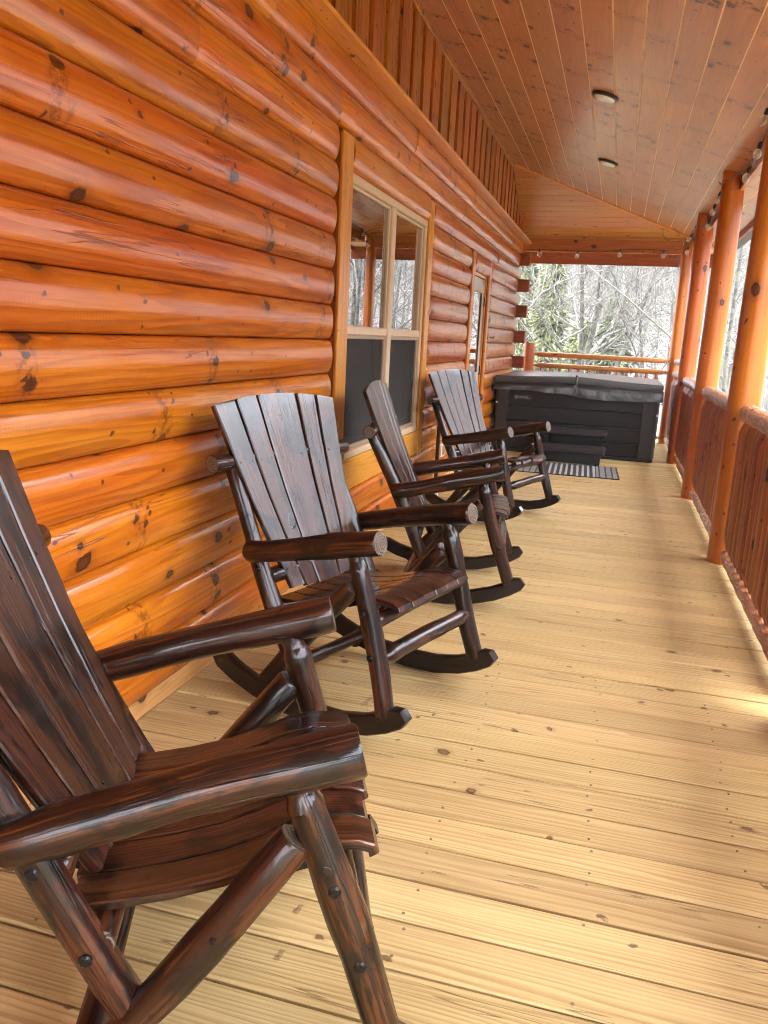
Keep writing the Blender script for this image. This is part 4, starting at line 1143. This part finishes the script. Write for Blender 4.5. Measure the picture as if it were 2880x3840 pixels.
# long limbs that sweep across the far opening, each part of the tree it grows from
def limb(par, pts, r, mat, seed):
    rr = random.Random(seed); b = MB()
    P_ = [Vector(p) for p in pts]; n = len(P_)
    sub_ = []
    for a, c_ in zip(P_, P_[1:]):
        for i in range(3): sub_.append(a.lerp(c_, i/3) + Vector((rr.uniform(-.02, .02), rr.uniform(-.06, .06), rr.uniform(-.02, .02))))
    sub_.append(P_[-1])
    b.tube(sub_, [lerp(r, r*.25, i/(len(sub_)-1)) for i in range(len(sub_))], 7, wob=.12)
    for i in range(2, len(sub_)-1):
        for q in range(2):
            d = (sub_[i+1]-sub_[i]).normalized(); pr = Vector((rr.uniform(-1, 1), rr.uniform(-1, 1), rr.uniform(-.6, 1))).normalized()
            e1 = sub_[i] + (d*.5 + pr*.7) * rr.uniform(.25, .6); e2 = e1 + (d*.6 + pr*.5 + Vector((0, 0, rr.uniform(-.3, .3)))) * rr.uniform(.2, .5)
            b.tube([sub_[i], e1, e2], [r*.28, r*.16, .003], 4, caps=(False, False))
            e3 = e1 + (d*.2 + Vector((rr.uniform(-1, 1), rr.uniform(-1, 1), rr.uniform(-1, 1)))) * .3
            b.tube([e1, e3], [r*.12, .003], 3, caps=(False, False))
    ob = b.build('limb', mat); ob.parent = par
    ob.matrix_parent_inverse = Matrix.LocRotScale(par.location, par.rotation_euler.to_quaternion(), par.scale).inverted()
    return ob
for ti, r, mt_, pts in ((0, .040, 'bark', [(-1.74, 15.54, 1.28), (-1.46, 15.66, 1.65), (-1.2, 15.78, 1.96), (-.89, 15.9, 2.2), (-.74, 16.02, 2.54), (-.67, 16.14, 2.8)]),
        (0, .040, 'twig', [(-1.9, 15.75, 1.7), (-1.74, 15.84, 1.89), (-1.47, 15.96, 2.24), (-1.14, 16.08, 2.47), (-.77, 16.2, 2.64), (-.49, 16.32, 2.71), (-.15, 16.44, 2.9)]),
        (2, .032, 'twig', [(-.70, 17.2, 1.9), (-.61, 17.24, 2.06), (-.47, 17.36, 2.24), (-.34, 17.48, 2.44), (.04, 17.6, 2.59), (.37, 17.72, 2.9), (.88, 17.84, 3.1)]),
        (2, .034, 'twig', [(-1.14, 16.84, 1.34), (-.57, 16.96, 1.76), (-.28, 17.08, 1.92), (.33, 17.2, 2.19), (.72, 17.32, 2.45), (1.03, 17.44, 2.63)]),
        (3, .03, 'twig', [(-.55, 18.26, 1.2), (-.28, 18.38, 1.36), (-.07, 18.5, 1.51), (-.02, 18.62, 1.72)]),
        (3, .032, 'bark', [(-.41, 18.7, 1.55), (-.03, 18.82, 1.82), (.4, 18.94, 1.97), (.63, 19.06, 2.05), (1.06, 19.18, 2.32)]),
        (0, .026, 'twig', [(-1.92, 15.16, 1.84), (-1.62, 15.28, 1.51), (-1.44, 15.4, 1.22), (-1.25, 15.52, .96)]),
        (2, .028, 'twig', [(-.7, 16.95, 1.95), (-.6, 17.0, 2.07), (-.34, 17.12, 2.29), (-.1, 17.24, 2.47), (.22, 17.36, 2.82), (.66, 17.48, 3.0)])):
    limb(NT_[ti], pts, r * .62, M[mt_], int(r*1e4) + len(pts))
# further bare trees on the shelf and the foot of the slope
n_ = 0; pos = []; th = []
while n_ < 46:
    y_ = rw.uniform(27, 64); x_ = rw.uniform(-.12, .36) * y_ + rw.uniform(-1.5, 2)
    if any(math.hypot(x_-a, y_-c_) < 1.6 for a, c_ in pos): continue
    pos.append((x_, y_)); n_ += 1
    th.append((rw.randrange(5), x_, y_, rw.uniform(.75, 1.2), rw.uniform(0, 6.28), (rw.uniform(-.06, .06), rw.uniform(-.06, .06))))
KIND = ('straight grey tree', 'tall grey tree', 'bushy grey tree', 'slender grey tree', 'leaning grey tree')
SECT = ((-.05, 'left in the far opening'), (0, 'in the middle of the far opening'), (.06, 'right in the far opening'), (.077, 'between corner post and third post'), (.10, 'between third and second posts'),
        (.1425, 'between second and nearest posts'), (.18, 'right of the nearest post'), (9, 'past the right edge'))
ORD = ('front', 'second', 'third', 'fourth', 'fifth', 'sixth', 'seventh', 'eighth', 'ninth', 'tenth', 'eleventh', 'twelfth', 'thirteenth', 'fourteenth', 'fifteenth', 'sixteenth', 'seventeenth', 'eighteenth', 'nineteenth', 'twentieth', 'hindmost')
cnt = {}
for k, x_, y_, s_, ro, ln in sorted(th, key=lambda q: q[2]):
    sec = next(nm for lim, nm in SECT if x_ / y_ < lim); i = cnt.get(sec, 0); cnt[sec] = i + 1
    put_tree(k, x_, y_, s_, ro, ln, 'bare %s, %s back on the slope, %s' % (KIND[k], 'first' if i == 0 else ORD[min(i, 20)], sec), 'thicket of bare grey trees on the slope')
# evergreens
def leafm(name, ca, cb):
    t = NT(name)
    n = t.noise(t.obj(), 2.0, 3); r_ = t.noise(t.obj(), 40.0, 2)
    c0 = t.mix(t.step(n, .35, .65), ca, cb)
    c0 = t.mix(t.math('MULTIPLY', r_, .4), c0, (.15, .16, .045))
    b_ = t.bsdf(Base_Color=c0, Roughness=.6)
    return t.m
M['leaf'] = leafm('yellowish_evergreen', (.11, .14, .033), (.17, .195, .055))
M['leaf2'] = leafm('dark_evergreen', (.042, .07, .022), (.075, .10, .03))
def evergreen(seed, h, wd, mat, n=5200):
    rr = random.Random(seed); b = MB()
    for i in range(n):
        t_ = rr.random() ** .75; z = h * (.06 + .94 * t_); rmax = wd * (1 - t_) ** .8 * (.75 + .25 * math.sin(t_*31 + seed)) + .08
        a = rr.uniform(0, 6.283); r = rmax * math.sqrt(rr.uniform(.12, 1)) * (.8 + .2 * math.sin(a*5 + t_*13))
        p = Vector((r*math.cos(a), r*math.sin(a), z - r * .25)); out = Vector((math.cos(a), math.sin(a), rr.uniform(-.8, .25))).normalized()
        sd = out.cross(Vector((rr.uniform(-1, 1), rr.uniform(-1, 1), 1))).normalized()
        l_ = rr.uniform(.10, .24); k = len(b.v)
        b.v += [tuple(p - sd*l_*.22), tuple(p + sd*l_*.22), tuple(p + out*l_ + sd*l_*.1 - Vector((0, 0, .03))), tuple(p + out*l_*1.25 - Vector((0, 0, .05)))]
        b.face((k, k+1, k+2, k+3), ((0, 0), (1, 0), (1, 1), (0, 1)))
    cm = b.mesh('crown', [mat], 0)
    b = MB(); b.tube([(0, 0, 0), (0, 0, h*.5), (.05, 0, h*.9)], [.13, .08, .02], 7); return b.mesh('trunk', [M['bark']]), cm
for i, (x_, y_, h, wd, mt_, lb) in enumerate(((-1.95, 24, 5.9, 1.05, 'leaf', 'tall yellow-green evergreen behind the trunks on the left of the opening'),
        (-1.0, 23, 3.9, .9, 'leaf', 'middle evergreen, low behind the straight trunk'),
        (-.15, 25, 4.6, 1.2, 'leaf2', 'darker green evergreen low behind the leaning tree'),
        (-3.1, 27, 6.5, 1.2, 'leaf', 'yellow-green evergreen half hidden behind the cabin corner'),
        (5.4, 40, 12.5, 2.0, 'leaf2', 'far green conifer seen high right of the big-knot post'),
        (1.2, 46, 13, 2.0, 'leaf2', 'blue-green far conifer high in the far opening'))):
    a, c_ = evergreen(50+i, h, wd, M[mt_], 5200 if i < 4 else 3000)
    t = tag(empty('evergreen_tree', (x_, y_, gz(x_, y_) - .1)), lb, 'tree', 'evergreens among the bare trees'); link('trunk', a, t); link('crown', c_, t)
# far wood on the slope: one mass
b = MB(); rr = random.Random(77)
for i in range(3100):
    y_ = rr.uniform(58, 170); x_ = rr.uniform(-.25, .6) * y_
    if i > 2300: x_ = rr.uniform(30, 100); y_ = rr.uniform(-40, 60)
    z_ = gz(x_, y_) - .3; h = rr.uniform(6, 12); P0 = Vector((x_, y_, z_)); tip = P0 + Vector((rr.uniform(-.6, .6), rr.uniform(-.6, .6), h))
    b.tube([P0, P0.lerp(tip, .5), tip], [.14, .08, .02], 3, caps=(False, False))
    for j in range(13):
        t_ = rr.uniform(.2, .97); s_ = P0.lerp(tip, t_); a = rr.uniform(0, 6.28); L = rr.uniform(1.2, 2.8) * (1.15 - t_*.6)
        e = s_ + Vector((math.cos(a)*L*.75, math.sin(a)*L*.75, L*rr.uniform(.2, .8))); b.tube([s_, e], [.045, .012], 3, caps=(False, False))
        e2 = e + Vector((rr.uniform(-1, 1), rr.uniform(-1, 1), rr.uniform(0, 1))) * .8; b.tube([s_.lerp(e, .55), e2], [.028, .01], 3, caps=(False, False))
fw = b.build('far_woods', M['fartwig']); fw['kind'] = 'stuff'
b = MB(); rr = random.Random(78)
for i in range(9000):
    y_ = rr.uniform(14, 45); x_ = rr.uniform(-.2, .5) * y_ + rr.uniform(-1, 2)
    if x_ < .07 * y_: continue
    z_ = gz(x_, y_); d = Vector((rr.uniform(-.5, .5), rr.uniform(-.5, .5), 1)).normalized(); L = rr.uniform(.5, 2.1)
    p1 = Vector((x_, y_, z_)) + d * L * .6; p2 = p1 + (d + Vector((rr.uniform(-.5, .5), rr.uniform(-.5, .5), 0))).normalized() * L * .5
    b.tube([(x_, y_, z_), p1, p2], [.012, .008, .003], 3, caps=(False, False))
br_ = b.build('brush', M['twig']); br_['kind'] = 'stuff'
# power lines
pw = tag(empty('power_line', (0, 34, 3)), 'pale overhead wires crossing level behind the bare trees', 'power line')
M['wire'] = plain('pale_wire', (.6, .6, .6), .4)
for z_ in (1.9, 3.15, 4.4):
    b = MB(); b.tube([(-30 + 5*i, 0, z_ - 3 + .02*(i-6)**2*.12) for i in range(13)], .012, 5); b.build('wire', M['wire'], pw)
# haze volume added to soften and pale the far slope, standing for glare
b = MB(); b.box(-175, 195, -135, 215, -9, 175)
hz = b.build('haze', [])
hm = bpy.data.materials.new('haze'); hm.use_nodes = True; ht = hm.node_tree; ht.nodes.clear()
ho = ht.nodes.new('ShaderNodeOutputMaterial'); hv_ = ht.nodes.new('ShaderNodeVolumePrincipled')
hv_.inputs['Color'].default_value = (.93, .94, .97, 1); hv_.inputs['Density'].default_value = .0022; hv_.inputs['Anisotropy'].default_value = .3
ht.links.new(hv_.outputs[0], ho.inputs['Volume'])
hz.data.materials.clear(); hz.data.materials.append(hm); hz['kind'] = 'stuff'
